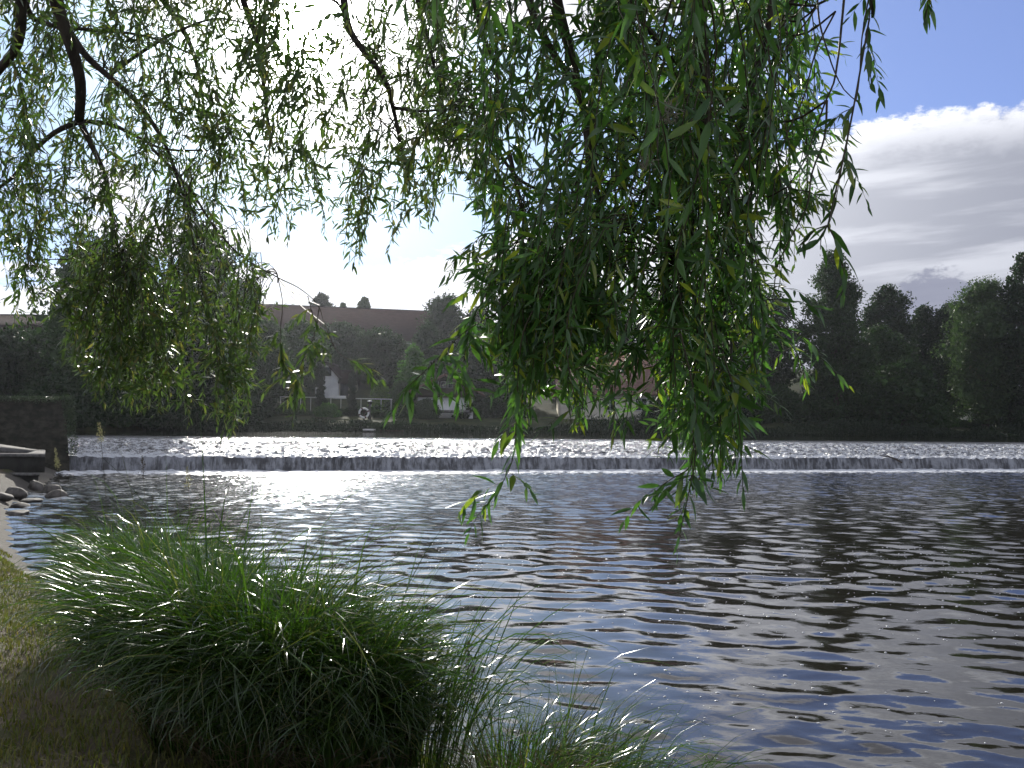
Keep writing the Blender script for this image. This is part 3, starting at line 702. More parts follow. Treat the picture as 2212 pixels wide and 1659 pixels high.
TREES = [
 # name, label, cat, px, top, width, Y, shape, mat, kwargs
 ('broad_tree', 'big broad tree rising behind the hanging willow at far left', 'tree', 225, 500, 330, 66, 'round', 'mid', dict(n=9000, lobes=70)),
 ('broad_tree', 'tall full tree left of the long brown roof', 'tree', 430, 480, 230, 70, 'round', 'dark', dict(n=8000, lobes=60)),
 ('broad_tree', 'thin-topped tree at the left end of the brown ridge', 'tree', 522, 600, 74, 134, 'open', 'mid', dict(core=.3)),
 ('broad_tree', 'low dark tree below the far left building', 'tree', 40, 712, 170, 74, 'round', 'dark', {}),
 ('broad_tree', 'dark tree filling the gap right of the far left building', 'tree', 130, 690, 160, 72, 'round', 'dark', {}),
 ('bush', 'light green bush low on the bank right of the old wall', 'bush', 215, 800, 130, 62, 'bush', 'mid', {}),
 ('bush', 'dark bush at the waterline beside the old wall', 'bush', 120, 820, 180, 56, 'bush', 'dark', {}),
 ('bush', 'dark bush under the left willow curtain', 'bush', 330, 800, 190, 68, 'bush', 'dark', {}),
 ('bush', 'dark bush at the right foot of the left willow curtain', 'bush', 470, 790, 170, 70, 'bush', 'dark', {}),
 ('broad_tree', 'rounded tree covering the left part of the brown roof', 'tree', 560, 688, 120, 84, 'round', 'mid', {}),
 ('broad_tree', 'dark slender tree left of the white house', 'tree', 540, 740, 110, 76, 'spire', 'dark', {}),
 ('broad_tree', 'dark round tree in front of the middle of the brown roof', 'tree', 648, 690, 110, 98, 'round', 'mid', {}),
 ('broad_tree', 'dark pointed tree above the white house gable', 'tree', 735, 700, 110, 108, 'round', 'dark', {}),
 ('broad_tree', 'dark tree below the right part of the brown roof', 'tree', 815, 712, 130, 104, 'round', 'dark', {}),
 ('broad_tree', 'dark mass of a tree directly behind the white house', 'tree', 770, 752, 150, 106, 'round', 'dark', {}),
 ('broad_tree', 'dark tree on the slope left of the white house', 'tree', 625, 750, 110, 92, 'round', 'dark', {}),
 ('ridge_tree', 'small crooked tree on the skyline over the brown roof', 'tree', 690, 632, 52, 139, 'open', 'dark', dict(core=.35)),
 ('ridge_tree', 'tiny pale tree on the skyline right of the crooked one', 'tree', 783, 640, 36, 139, 'open', 'grey', dict(core=.3)),
 ('ridge_tree', 'low faint shrub on the skyline between the two ridge trees', 'tree', 735, 652, 30, 139, 'open', 'grey', dict(core=.3)),
 ('broad_tree', 'high dark round tree at the right end of the brown roof', 'tree', 958, 636, 118, 112, 'round', 'dark', dict(n=7000)),
 ('broad_tree', 'dark shoulder tree just right of the high round one', 'tree', 1030, 664, 92, 108, 'round', 'dark', {}),
 ('broad_tree', 'dark lower tree in front of the brown roof end', 'tree', 925, 706, 90, 100, 'round', 'dark', {}),
 ('conical_tree', 'bright green cone-shaped tree beside the timber chalet', 'tree', 892, 742, 112, 90, 'cone', 'light', dict(n=6500, leaf=.22)),
 ('bush', 'yellowish bush left of the bright green cone tree', 'bush', 822, 822, 46, 88, 'bush', 'yellow', dict(leaf=.2)),
 ('bush', 'green hedge-like bush under the bright green cone tree', 'bush', 868, 824, 70, 86, 'bush', 'mid', dict(leaf=.2)),
 ('broad_tree', 'dark tree rising behind the timber chalet', 'tree', 1030, 740, 150, 96, 'round', 'dark', {}),
 ('broad_tree', 'dark tree between chalet and broad cream house', 'tree', 1110, 700, 130, 100, 'round', 'dark', {}),
 ('broad_tree', 'dark tree behind the left end of the broad house roof', 'tree', 1195, 650, 130, 106, 'round', 'dark', {}),
 ('broad_tree', 'dark tree behind the middle of the broad house roof', 'tree', 1310, 640, 150, 108, 'round', 'dark', {}),
 ('broad_tree', 'tall dark tree behind the densest willow curtain', 'tree', 1440, 600, 170, 108, 'round', 'dark', dict(n=7000)),
 ('broad_tree', 'tall dark tree right of the densest willow curtain', 'tree', 1565, 598, 140, 102, 'round', 'dark', dict(n=7000)),
 ('broad_tree', 'dark oval tree with a rounded top left of the tall spire tree', 'tree', 1668, 624, 118, 98, 'round', 'dark', dict(n=7000)),
 ('spire_tree', 'tallest dark spire-shaped tree on the right bank', 'tree', 1802, 532, 172, 92, 'spire', 'mid', dict(n=22000, lobes=130, leaf=.28, core=.8)),
 ('broad_tree', 'crooked-topped dark tree right of the tall spire tree', 'tree', 1925, 616, 120, 108, 'open', 'dark', dict(n=6500, pbase=800)),
 ('broad_tree', 'flat-topped dark tree in the dip of the right skyline', 'tree', 1998, 658, 92, 112, 'round', 'dark', {}),
 ('broad_tree', 'dark knobbly tree left of the grey-green one', 'tree', 2058, 648, 100, 110, 'round', 'dark', {}),
 ('grey_tree', 'pale grey-green drooping tree near the right edge', 'tree', 2128, 598, 160, 92, 'round', 'grey', dict(n=24000, lobes=100, leaf=.24)),
 ('broad_tree', 'tall dark tree cut by the right edge of the frame', 'tree', 2215, 536, 150, 90, 'spire', 'dark', dict(n=9000, lobes=70)),
 ('broad_tree', 'low mid-green tree behind the dome bush on the right', 'tree', 1895, 700, 130, 98, 'round', 'mid', {}),
 ('dome_bush', 'large dome-shaped bush standing on the right bank', 'bush', 1950, 776, 205, 92, 'bush', 'mid', dict(n=9000, leaf=.24)),
 ('bush', 'dark bush left of the large dome-shaped one', 'bush', 1860, 812, 110, 94, 'bush', 'mid', {}),
 ('bush', 'dark shrub at the foot of the tall spire tree', 'bush', 1760, 850, 150, 94, 'bush', 'dark', {}),
 ('bush', 'straggly bush right of the willow curtain by the water', 'bush', 1680, 836, 120, 92, 'bush', 'mid', {}),
 ('bush', 'dark bush at the right end of the broad cream house', 'bush', 1590, 820, 130, 90, 'bush', 'dark', {}),
 ('bush', 'dark bush in front of the white wall at far right', 'bush', 2165, 862, 70, 96, 'bush', 'dark', {}),
 ('bush', 'dark bush at the foot of the right edge tree', 'bush', 2235, 840, 90, 95, 'bush', 'dark', {}),
 ('broad_tree', 'dark trees foot right of the dome bush', 'tree', 2050, 760, 110, 100, 'round', 'dark', {}),
 ('bush', 'rounded bush on the bank left of the left columnar tree', 'bush', 632, 872, 76, 80, 'bush', 'mid', dict(leaf=.2)),
 ('bush', 'rounded bush at the foot of the left columnar tree', 'bush', 706, 872, 56, 79, 'bush', 'light', dict(leaf=.2)),
 ('bush', 'leafy bush before the pale ground floor of the chalet', 'bush', 918, 864, 64, 81, 'bush', 'mid', dict(leaf=.2)),
 ('bush', 'dark shrub behind the lifebuoy', 'bush', 770, 880, 90, 82, 'bush', 'dark', dict(leaf=.2)),
 ('bush', 'dark shrub right of the chalet terrace', 'bush', 1010, 850, 90, 86, 'bush', 'dark', {}),
 ('bush', 'dark shrub under the left part of the middle willow curtain', 'bush', 1085, 830, 110, 90, 'bush', 'dark', {}),
 ('bush', 'dark shrub on the lawn edge before the broad house', 'bush', 1420, 862, 60, 84, 'bush', 'dark', {}),
]
for nm, lb, ct, px, tp_, w_, Y, sh, mk, kw in TREES:
    tree(nm, lb, ct, px, tp_, w_, Y, sh, M_T[mk], **kw)
for (zx, ztop, zw, lb) in ((310, 280, 175, 'left of the two dark columnar trees before the white house'), (755, 360, 145, 'right of the two dark columnar trees before the white house')):
    px, py = zB(zx, ztop)
    tree('columnar_tree', lb, 'tree', px, py, zw * .226 / 1.4756, 80, 'column', M_T['yew'], lobes=60, n=5200, leaf=.18, core=.6, group='dark columnar trees')
# wild strip along the far waterline, lawn and hedge
n = 42000; xx = rng.uniform(-28, 62, n); yy = bank_y(xx) + rng.uniform(-1.6, 1.2, n)
hh = np.where((xx > 6) | (xx < -17), 2.1, 1.0) * (.15 + .45 * np.clip(.5 + lump(xx, yy, .25, 6, 4), 0, 1.3)) * rng.uniform(0, 1, n)
P = np.stack([xx, yy, np.maximum(far_z(xx, yy), UPZ) + hh], 1)
V, T = cards(P, np.tile([0, 0, 1.0], (n, 1)), rng.uniform(.15, .4, n), rng.uniform(.05, .14, n), .5)
tag(mesh_np('undergrowth', V, [T], M_T['yew']), 'dark rank undergrowth along the foot of the far bank', 'undergrowth', kind='stuff')
def hedge(name, label, pxa, pxb, ptop, pbot, Y, dep, mt, n):
    a, b = at(pxa, ptop, Y), at(pxb, ptop, Y); zb = at((pxa + pxb) / 2, pbot, Y).z
    q = MB(); L = b.x - a.x; Hh = a.z - zb
    u = rng.uniform(0, 1, n); k = rng.uniform(0, 1, n)
    top = k < .4; px_ = a.x + u * L
    P = np.stack([px_, np.where(top, Y + rng.uniform(0, dep, n), Y), np.where(top, a.z + .05 * lump(px_, u, 1.5), zb + rng.uniform(0, 1, n) * Hh)], 1) + rng.normal(0, .05, (n, 3))
    V, T = cards(P, np.where(top[:, None], [0, 0, 1.], [0, -1., .2]), rng.uniform(.1, .25, n), rng.uniform(.06, .14, n), .7)
    q.add(V, T); q.box(((a.x + b.x) / 2, Y + dep / 2, (a.z + zb) / 2 - .25), (L - .1, dep - .1, Hh + .4))
    return tag(q.build(name, mt), label, 'hedge')
hedge('hedge', 'long clipped green hedge on the right bank', 1945, 2330, 908, 925, 94, 1.2, M_T['mid'], 9000)
def z5hedge(x0, x1, yt, yb, Y, lb): hedge('garden_hedge', lb, zB(x0, 0)[0], zB(x1, 0)[0], zB(0, yt)[1], zB(0, yb)[1], Y, .9, M_T['mid'], 1600)
z5hedge(1050, 1230, 945, 1090, 79, 'small clipped hedge with lit flat top right of the lifebuoy')
z5hedge(1380, 1560, 965, 1100, 79.5, 'small clipped hedge below the pale terrace of the chalet')
# arched border hedge behind
q = MB(); arc = []
for i_ in range(14):
    t_ = i_ / 13; p_ = at(*zB(1005 + 150 * t_, 985 - 110 * math.sin(min(1, t_ * 1.4) * math.pi / 2)), 80.5); arc.append((p_.x, p_.y, p_.z))
q.tube(arc, .09, 6)
Pn = np.array(arc); idx = rng.integers(0, 13, 900); tt = rng.uniform(0, 1, (900, 1)); P = Pn[idx] * (1 - tt) + Pn[idx + 1] * tt + rng.normal(0, .08, (900, 3))
q.add(*cards(P, np.tile([0, 0, 1.], (900, 1)), .14, .08, .9))
for e_ in (arc[0], arc[-1]): q.tube([e_, (e_[0], e_[1], e_[2] - 2.0)], .06, 5)
tag(q.build('hedge_arch', M_T['mid']), 'curved leafy arch behind the small flat-topped hedge', 'hedge')
# garden rail, lifebuoy, ornament, jetty
M_rail = plain('painted_rail', (.45, .45, .42), (.6, .6, .56), 6, .6, 0)
fr = empty('garden_rail', tuple(at(*zB(600, 740), 83)), 'thin pale rail running behind the columnar trees', 'fence')
a = at(*zB(-260, 728), 83); b_ = at(*zB(1330, 765), 83)
q = MB(); q.tube([tuple(a), tuple((a + b_) / 2), tuple(b_)], .045, 6); q.build('top_rail', M_rail, fr)
for i_ in range(12):
    p_ = a.lerp(b_, i_ / 11 * .98 + .01); q = MB(); q.tube([(p_.x, p_.y, p_.z - .04), (p_.x, p_.y, p_.z - 1.6)], .03, 6); q.build('post', M_rail, fr)
st = empty('garden_steps', tuple(at(*zB(610, 720), 82)), 'short flight of pale steps below the white house annexe', 'steps')
for i_ in range(3):
    a = at(*zB(535 + 8 * i_, 705 + 17 * i_), 82 - .4 * i_); b_ = at(*zB(672, 740 + 9 * i_), 82 - .4 * i_)
    q = MB(); q.box(((a.x + b_.x) / 2, 82 - .4 * i_, (a.z + b_.z) / 2), ((b_.x - a.x), .38, .10), 0, .01); q.build('step', M_frame, st)
lb = at(*zB(932, 957), 77); lz = float(far_z(np.array(lb.x), np.array(77.0)))
bu = empty('lifebuoy', tuple(lb), 'white ring lifebuoy with dark bands standing by the far water', 'lifebuoy')
q = MB(); an = np.linspace(0, 2 * np.pi, 33); RR, rr2 = .40, .085
M_buoy = plain('buoy_plastic', (.72, .72, .70), (.8, .8, .78), 3, .5, 0)
M_buoyred = plain('buoy_band', (.07, .03, .03), (.10, .04, .04), 3, .5, 0)
q.tube([(lb.x + RR * math.cos(t_), lb.y - .12, lb.z + RR * math.sin(t_)) for t_ in an], rr2, 8, False); q.build('ring', M_buoy, bu, True)
for k_ in range(4):
    ac = k_ * math.pi / 2 + .4; q = MB(); q.tube([(lb.x + RR * math.cos(ac + d_), lb.y - .12, lb.z + RR * math.sin(ac + d_)) for d_ in np.linspace(-.16, .16, 5)], rr2 + .012, 8); q.build('band', M_buoyred, bu, True)
bp = empty('buoy_post', (lb.x, lb.y, lz), 'dark post carrying the white lifebuoy', 'post')
q = MB(); q.box((lb.x, lb.y + .02, (lz - .2 + lb.z + .3) / 2), (.12, .12, lb.z + .5 - lz), 0, .01); q.build('post', M_timber, bp)
q = MB(); q.box((lb.x, lb.y - .06, lb.z + .1), (.5, .04, .12), 0, .005); q.build('crosspiece', M_timber, bp)
orn = at(*zB(1010, 880), 78); hgt = (at(*zB(1010, 780), 78).z - orn.z)  # statue-like garden ornament, its exact form guessed; it holds no lamp
oe = empty('garden_ornament', tuple(orn), 'small pale-capped stone garden ornament above the lifebuoy', 'ornament')
q = MB(); q.tube([(orn.x, 78, orn.z - 1.2), (orn.x, 78, orn.z + hgt * .45)], [.16, .10], 8); q.build('pedestal', M_darkconc, oe)
q = MB(); q.tube([(orn.x, 78, orn.z + hgt * .45), (orn.x, 78, orn.z + hgt * .6), (orn.x, 78, orn.z + hgt * .85)], [.14, .2, .16], 8); q.build('body', M_darkconc, oe)
q = MB(); q.tube([(orn.x, 78, orn.z + hgt * .86), (orn.x, 78, orn.z + hgt * .93), (orn.x, 78, orn.z + hgt)], [.24, .2, .04], 8); q.build('cap', M_frame, oe)
a = at(*zB(915, 1205), 69); b_ = at(*zB(1050, 1205), 69)
je = empty('landing_stage', ((a.x + b_.x) / 2, 69.5, a.z), 'low floating landing stage with white deck by the far bank', 'jetty')
q = MB(); q.box(((a.x + b_.x) / 2, 70, UPZ + .20), (b_.x - a.x, 2.2, .12), 0, .02); q.build('deck', M_white, je)
q = MB()
for s in (-1, 1): q.tube([((a.x + b_.x) / 2 + s * (b_.x - a.x) * .35, 69.1, UPZ + .02), ((a.x + b_.x) / 2 + s * (b_.x - a.x) * .35, 70.9, UPZ + .02)], .14, 8)
q.build('float', M_darkconc, je)
q = MB(); c_ = at(*zB(1180, 1200), 70); q.box((c_.x, 70.2, UPZ + .12), (3.4, .5, .07), 0, .01); q.build('gangway', M_timber, je)
# branch caught on the drop of the weir
def zC(x, y): return ((2500 + x * .3454) / 1.4756, (1100 + y * .3454) / 1.4756)
yb_ = 46.2
q = MB(); pts = [at(*zC(880, 1018), yb_), at(*zC(985, 1035), yb_), at(*zC(1040, 1060), yb_ - .2), at(*zC(1085, 1085), yb_ - .5)]
q.tube([tuple(p_) for p_ in pts], [.02, .04, .05, .035], 7)
q.tube([tuple(pts[1]), tuple(pts[1] + Vector((-.3, 0, .15))), tuple(pts[1] + Vector((-.5, -.1, .12)))], [.025, .018, .008], 5)
q.tube([tuple(pts[2]), tuple(pts[2] + Vector((.1, -.1, .22)))], [.02, .006], 5)
tag(q.build('driftwood_branch', M_bark), 'dark broken branch caught on the lip of the weir', 'branch')

# ------------------------------------------------------------------ near bank: rocks, lawn, weeds
M_rock = plain('river_stone', (.04, .036, .030), (.12, .108, .092), 5, .75, .8, .03, .35, (1, 1, 1), 8)
def rock(name, label, x, y, z, sx, sy, sz, rz, seed, group='stones along the water edge'):
    import bmesh
    bm = bmesh.new(); bmesh.ops.create_icosphere(bm, subdivisions=3, radius=1)
    rr = np.random.default_rng(seed); pl = [(rr.normal(0, 1, 3), rr.uniform(.55, .85)) for _ in range(9)]
    V = []
    for v in bm.verts:
        c_ = np.array(v.co[:])
        for n_, d_ in pl:
            n1 = n_ / np.linalg.norm(n_); k = c_ @ n1
            if k > d_: c_ = c_ - n1 * (k - d_)
        V.append(c_)
    V = np.array(V); Fc = np.array([[v.index for v in f.verts] for f in bm.faces]); bm.free()
    V = V * (1 + .04 * fbm(V[:, 0] + 3, V[:, 1] + V[:, 2], 2, 2, 3, seed)[:, None])
    V = xf(V * np.array([sx, sy, sz]), (0, 0, 0), rz)
    o = mesh_np(name, V, [Fc], M_rock, None, False); o.location = (x, y, z)
    return tag(o, label, 'rock', group)
ORD = ['nearest', 'second', 'third', 'fourth', 'fifth', 'sixth', 'seventh', 'eighth', 'ninth', 'tenth', 'eleventh', 'twelfth', 'thirteenth', 'fourteenth', 'fifteenth', 'sixteenth', 'seventeenth', 'eighteenth', 'nineteenth', 'twentieth']
spots = [(-13.6, 26.6, .75, .5, .42), (-14.6, 27.6, .8, .6, .5), (-12.7, 25.2, .9, .55, .30), (-12.3, 23.6, .8, .5, .26), (-13.5, 24.4, .9, .6, .42), (-11.9, 22.4, .7, .5, .22), (-12.6, 22.6, .8, .6, .34), (-11.0, 20.6, .8, .5, .20),
         (-10.9, 18.6, .75, .5, .3), (-9.6, 16.1, .7, .5, .28), (-7.6, 13.3, .6, .42, .25)]
for k_, (x, y, a_, b2, c_) in enumerate(sorted(spots, key=lambda s: -s[1])):
    x -= .35 if y < 24 else .1; zz = float(near_z(np.array(x), np.array(y)))
    rock('shore_stone', ('stone touching the concrete landing block at the water edge' if k_ == 0 else ORD[k_] + ' shore stone counting from the concrete landing block towards the viewer'), x, y, max(zz, -.02) + c_ * .12, a_ * .38, b2 * .55, c_ * (.62 if y > 24 else .45), rng.uniform(-.4, 1.4), 100 + k_)
for k_, (px, py, lb_) in enumerate(((88, 1262, 'flat paving stone in the bank slope left of the sedge'), (112, 1305, 'lower flat paving stone beside the sedge at left'), (45, 1240, 'worn flat stone let into the dry grass edge'))):
    Y = 1.75 * F / (py - 905); p_ = at(px, py, Y)
    rock('paving_stone', lb_, p_.x, p_.y, float(near_z(np.array(p_.x), np.array(p_.y))) + .0, .42, .26, .05, .9, 140 + k_, 'flat stones set in the bank')
def short_grass(n, xa, xb, ya, yb, hmul, name, label, mt, thr):
    x = rng.uniform(xa, xb, n); y = ya + (yb - ya) * rng.uniform(0, 1, n) ** 1.4
    k = (seg_sd(x, y, NEAR) > .45 + .3 * lump(x, y, 2.3, 6, 7)) & (lump(x, y, 1.5, 8, 14) + rng.normal(0, .45, n) > thr); x, y = x[k], y[k]; n = len(x)
    z = near_z(x, y); h = rng.uniform(.02, .06, n) * hmul; a = rng.uniform(0, 6.28, n); ln = rng.uniform(.3, 1.4, n) * h
    w_ = rng.uniform(.0015, .003, n) * (1 + y * .12); dx, dy = np.cos(a), np.sin(a)
    b1 = np.stack([x - dy * w_, y + dx * w_, z - .004], 1); b2_ = np.stack([x + dy * w_, y - dx * w_, z - .004], 1)
    m1 = np.stack([x + dx * ln * .4 + dy * w_ * .7, y + dy * ln * .4 - dx * w_ * .7, z + h * .7], 1); m2 = np.stack([x + dx * ln * .4 - dy * w_ * .7, y + dy * ln * .4 + dx * w_ * .7, z + h * .7], 1)
    tp = np.stack([x + dx * ln, y + dy * ln, z + h * .95], 1)
    V = np.stack([b1, b2_, m1, m2, tp], 1).reshape(-1, 3); kk = np.arange(n)[:, None] * 5
    return tag(mesh_np(name, V, [kk + [0, 1, 2, 3], kk + [3, 2, 4]], mt), label, 'grass', kind='stuff')
short_grass(260000, -9.5, 1.5, 1.8, 19, 1.15, 'lawn_grass', 'short patchy dry grass covering the near bank', M_grass, -.75)

def blades(P, az_, th0, turn, L, W, seg=8, twist=None):
    """arching ribbon blades: P roots, az_ lean azimuth, th0 angle off vertical, turn total bend"""
    n = len(P); s = np.linspace(0, 1, seg + 1)
    th = th0[:, None] + turn[:, None] * s[None, :] ** 2.3
    ds = L[:, None] / seg
    hx = np.concatenate([np.zeros((n, 1)), np.cumsum((np.sin(th[:, :-1]) + np.sin(th[:, 1:])) / 2 * ds, 1)], 1)
    hz_ = np.concatenate([np.zeros((n, 1)), np.cumsum((np.cos(th[:, :-1]) + np.cos(th[:, 1:])) / 2 * ds, 1)], 1)
    aa = az_[:, None] + (twist if twist is not None else 0)[:, None] * s[None, :] ** 2 * .5
    C = np.stack([P[:, None, 0] + hx * np.cos(aa), P[:, None, 1] + hx * np.sin(aa), P[:, None, 2] + hz_], -1)
    ww = W[:, None] * np.minimum(1, (1 - s[None, :]) * 2.2 + .04) * np.minimum(1, .55 + s[None, :] * 2)
    rl = (twist * 1.0)[:, None] * s[None, :]          # roll about its own axis
    side = np.stack([-np.sin(aa) * np.cos(rl), np.cos(aa) * np.cos(rl), np.sin(rl) * np.ones_like(aa)], -1)
    V = np.stack([C - side * ww[..., None] / 2, C + side * ww[..., None] / 2], 2).reshape(-1, 3)
    k = (np.arange(n) * (seg + 1) * 2)[:, None] + (np.arange(seg) * 2)[None, :]
    q = np.stack([k, k + 1, k + 3, k + 2], -1).reshape(-1, 4)
    return V, q
def sedge(label, px, Y, n, rb, Lm, zb=None, bias=(0, 0), wmul=1.0, group='arching sedge tufts on the bank'):
    x0 = (px - 1106) / F * Y; rr = np.random.default_rng(int(px + Y * 100))
    a = rr.uniform(0, 6.283, n); q_ = np.sqrt(rr.uniform(0, 1, n)); x = x0 + rb * q_ * np.cos(a); y = Y + rb * .8 * q_ * np.sin(a)
    z = np.maximum(near_z(x, y), -.12) - .02
    if zb is not None: z = z * 0 + zb
    lx = np.cos(a) * q_ + bias[0] + rr.normal(0, .33, n); ly = np.sin(a) * q_ + bias[1] + rr.normal(0, .33, n)
    az_ = np.arctan2(ly, lx); mg = np.hypot(lx, ly)
    th0 = np.clip(.02 + .12 * mg + rr.normal(0, .06, n), 0, .6); turn = np.clip(rr.normal(2.1, .7, n), .2, 3.1) * np.clip(.85 + .2 * mg, .6, 1.15)
    L = Lm * 1.17 * rr.uniform(.5, 1.12, n) * np.where(rr.uniform(0, 1, n) < .06, 1.25, 1)
    V, Q = blades(np.stack([x, y, z], 1), az_, th0, turn, L, rr.uniform(.005, .0095, n) * wmul, 9, rr.normal(0, 1.1, n))
    t_ = empty('sedge_tuft', (x0, Y, float(z.mean())), label, 'sedge', group)
    mesh_np('blades', V, [Q], M_sedge, t_)
    # last year's dry base
    nb_ = n // 8; a = rr.uniform(0, 6.28, nb_); q_ = np.sqrt(rr.uniform(0, 1, nb_)); x = x0 + rb * 1.05 * q_ * np.cos(a); y = Y + rb * .85 * q_ * np.sin(a)
    V, Q = blades(np.stack([x, y, np.maximum(near_z(x, y), -.12) - .02], 1), a + rr.normal(0, .5, nb_), np.full(nb_, .5), rr.uniform(.6, 1.6, nb_), rr.uniform(.2, .5, nb_) * Lm, rr.uniform(.003, .006, nb_), 5, rr.normal(0, 1.5, nb_))
    mesh_np('dry_base', V, [Q], M_dry, t_)
    return t_
M_dry = leafmat('dry_sedge', [(.08, .06, .03), (.15, .115, .06), (.05, .04, .02)], (1, 1, .8), .6, .25, .3)
sedge('farthest sedge tuft at the left, its blades catching the sun', 275, 6.8, 2300, .19, .86, bias=(.0, 0))
sedge('large sedge tuft left of centre in the farther row', 345, 6.45, 2600, .22, .92, bias=(.05, 0))
sedge('sedge tuft filling the middle of the farther row', 470, 6.15, 2600, .24, .86, bias=(.1, .1))
sedge('right-hand sedge tuft of the farther row, leaning over the river', 585, 5.85, 2200, .18, .76, bias=(.1, .1))
sedge('low sedge tuft in the shade at the left foot of the row', 290, 5.9, 1700, .20, .80, bias=(-.05, -.1))
sedge('near sedge tuft with long blades drooping to the lower left', 440, 4.6, 2400, .22, 1.08, bias=(-.35, -.05), wmul=1.25)
sedge('biggest near sedge tuft with shining arched blades', 590, 4.3, 3600, .24, .98, bias=(-.1, 0), wmul=1.3)
sedge('near sedge tuft at the right shoulder of the biggest one', 740, 4.2, 2600, .20, .86, bias=(-.05, .1), wmul=1.25)
sedge('short sedge tuft filling the foot between the near tufts', 835, 4.25, 1100, .16, .58, bias=(.05, 0))
sedge('thin sedge tuft leaning right over the water at bottom centre', 960, 4.2, 160, .16, .95, bias=(.9, .1))
sedge('low sedge tuft at bottom centre right, arching to the right', 1150, 4.1, 1300, .22, .98, bias=(.45, .1), zb=-.02)
sedge('sparse sedge tuft at the very bottom right of the row', 1330, 4.0, 650, .2, .92, bias=(.7, .1), zb=-.05)

def stalk(name, label, px, py_top, py_base, Y, lean, head, mt_head, group='tall flowering grass stalks'):
    tp = at(px, py_top, Y); bs = at(px + lean, py_base, Y); bz = float(near_z(np.array(bs.x), np.array(bs.y))); bs.z = max(bz, -.1)
    t_ = empty(name, tuple(bs), label, 'grass stalk', group)
    pts = [tuple(bs.lerp(tp, k) + Vector((.03 * math.sin(k * 3), 0, .0))) for k in np.linspace(0, 1, 10)]
    q = MB(); q.tube(pts, np.linspace(.0028, .0015, 10), 5); q.build('stem', M_twig, t_)
    P = []; rr = np.random.default_rng(int(px)); d_ = (Vector(pts[-1]) - Vector(pts[-2])).normalized()
    n_ = head; s = rr.uniform(0, 1, n_); hl = .16
    base = np.array(pts[-1])[None] - np.array(d_)[None] * (s * hl)[:, None]
    sp = .014 if n_ < 200 else .009
    P = base + rr.normal(0, 1, (n_, 3)) * (sp * (.3 + s[:, None] * .9))
    V, T = cards(P, np.tile(np.array(d_), (n_, 1)), .014, .005, .5); mesh_np('seed_head', V, [T], mt_head, t_)
M_seed = leafmat('pale_seed', [(.22, .22, .12), (.34, .32, .2), (.28, .30, .14)], (1, 1, .8), .6, .4, .3)
M_seedd = leafmat('dark_seed', [(.04, .03, .02), (.08, .06, .035)], (1, 1, .8), .6, .3, .3)
stalk('grass_stalk', 'tall grass stalk with a pale narrow head above the left sedge', 213, 912, 1250, 7.0, 25, 160, M_seed)
stalk('grass_stalk', 'pale branching grass head in front of the old dark wall', 118, 968, 1200, 7.2, 30, 260, M_seed)
stalk('grass_stalk', 'thin grass stalk reaching the foot of the weir', 306, 985, 1200, 6.8, 8, 90, M_seedd)
stalk('grass_stalk', 'thin short-headed stalk in the sun glitter', 403, 1010, 1250, 6.6, 6, 110, M_seed)
stalk('grass_stalk', 'leaning bare stalk between the first two grass stalks', 330, 1070, 1260, 6.8, -60, 60, M_seedd)
stalk('sedge_flower', 'dark forked sedge flower above the bottom centre sedge', 1010, 1385, 1640, 4.4, -40, 190, M_seedd, 'dark sedge flowers')
stalk('sedge_flower', 'dark sedge flower just below the forked one', 1022, 1440, 1640, 4.35, -66, 150, M_seedd, 'dark sedge flowers')
stalk('sedge_flower', 'small dark sedge flower between the two near rows', 716, 1190, 1480, 5.6, -20, 120, M_seedd, 'dark sedge flowers')
# weeds
def weed(label, px, py, n, r_, mt, L=.07, W=.03):
    Y = 1.62 * F / (py - 905); p_ = at(px, py, Y); a = rng.uniform(0, 6.28, n); q_ = rng.uniform(.2, 1, n) * r_
    P = np.stack([p_.x + np.cos(a) * q_, p_.y + np.sin(a) * q_, near_z(p_.x + np.cos(a) * q_, p_.y + np.sin(a) * q_) + rng.uniform(.01, .09, n)], 1)
    V, T = cards(P, np.stack([np.cos(a), np.sin(a), np.full(n, .5)], 1), rng.uniform(.6, 1.2, n) * L, rng.uniform(.6, 1.2, n) * W, .35)
    o = mesh_np('weed', V, [T], mt); tag(o, label, 'weed')
M_weed = leafmat('bright_weed', [(.14, .20, .03), (.22, .26, .04), (.10, .17, .03)], (1.3, 1.4, .6), .4, .35, .4)
weed('yellow-green leafy weed beside the sedge on the dry bank', 116, 1345, 60, .13, M_weed)
weed('small yellow-green weed on the paving stones', 92, 1262, 30, .08, M_weed)
weed('low green weed near the left edge of the dry bank', 30, 1195, 60, .16, M_weed, .05, .02)

# ------------------------------------------------------------------ the willow
def leaf_fine(P, D_, N_, L, W, curl):
    n = len(P); S_ = np.cross(D_, N_); S_ /= np.linalg.norm(S_, axis=1)[:, None] + 1e-9; N_ = np.cross(S_, D_)
    ts = [.16, .38, .64, .86]; wp_ = [.62, 1.0, .78, .36]
    def c_(t): return P + D_ * (L * t)[:, None] - N_ * (L * curl * t * t)[:, None]
    vs = [c_(0.0)]
    for t, wv in zip(ts, wp_):
        c = c_(t); h_ = S_ * (W * wv * .5)[:, None]; f_ = N_ * (W * wv * .16)[:, None]
        vs += [c + h_ + f_, c, c - h_ + f_]
    vs.append(c_(1.0))
    V = np.stack(vs, 1).reshape(-1, 3); k = np.arange(n)[:, None] * 14
    T = [k + [0, 2, 1], k + [0, 3, 2], k + [10, 11, 13], k + [11, 12, 13]]
    Q = [k + [a, a + 1, a + 4, a + 3] for a in (1, 4, 7)] + [k + [a, a + 1, a + 4, a + 3] for a in (2, 5, 8)]
    return V, np.concatenate(T), np.concatenate(Q)
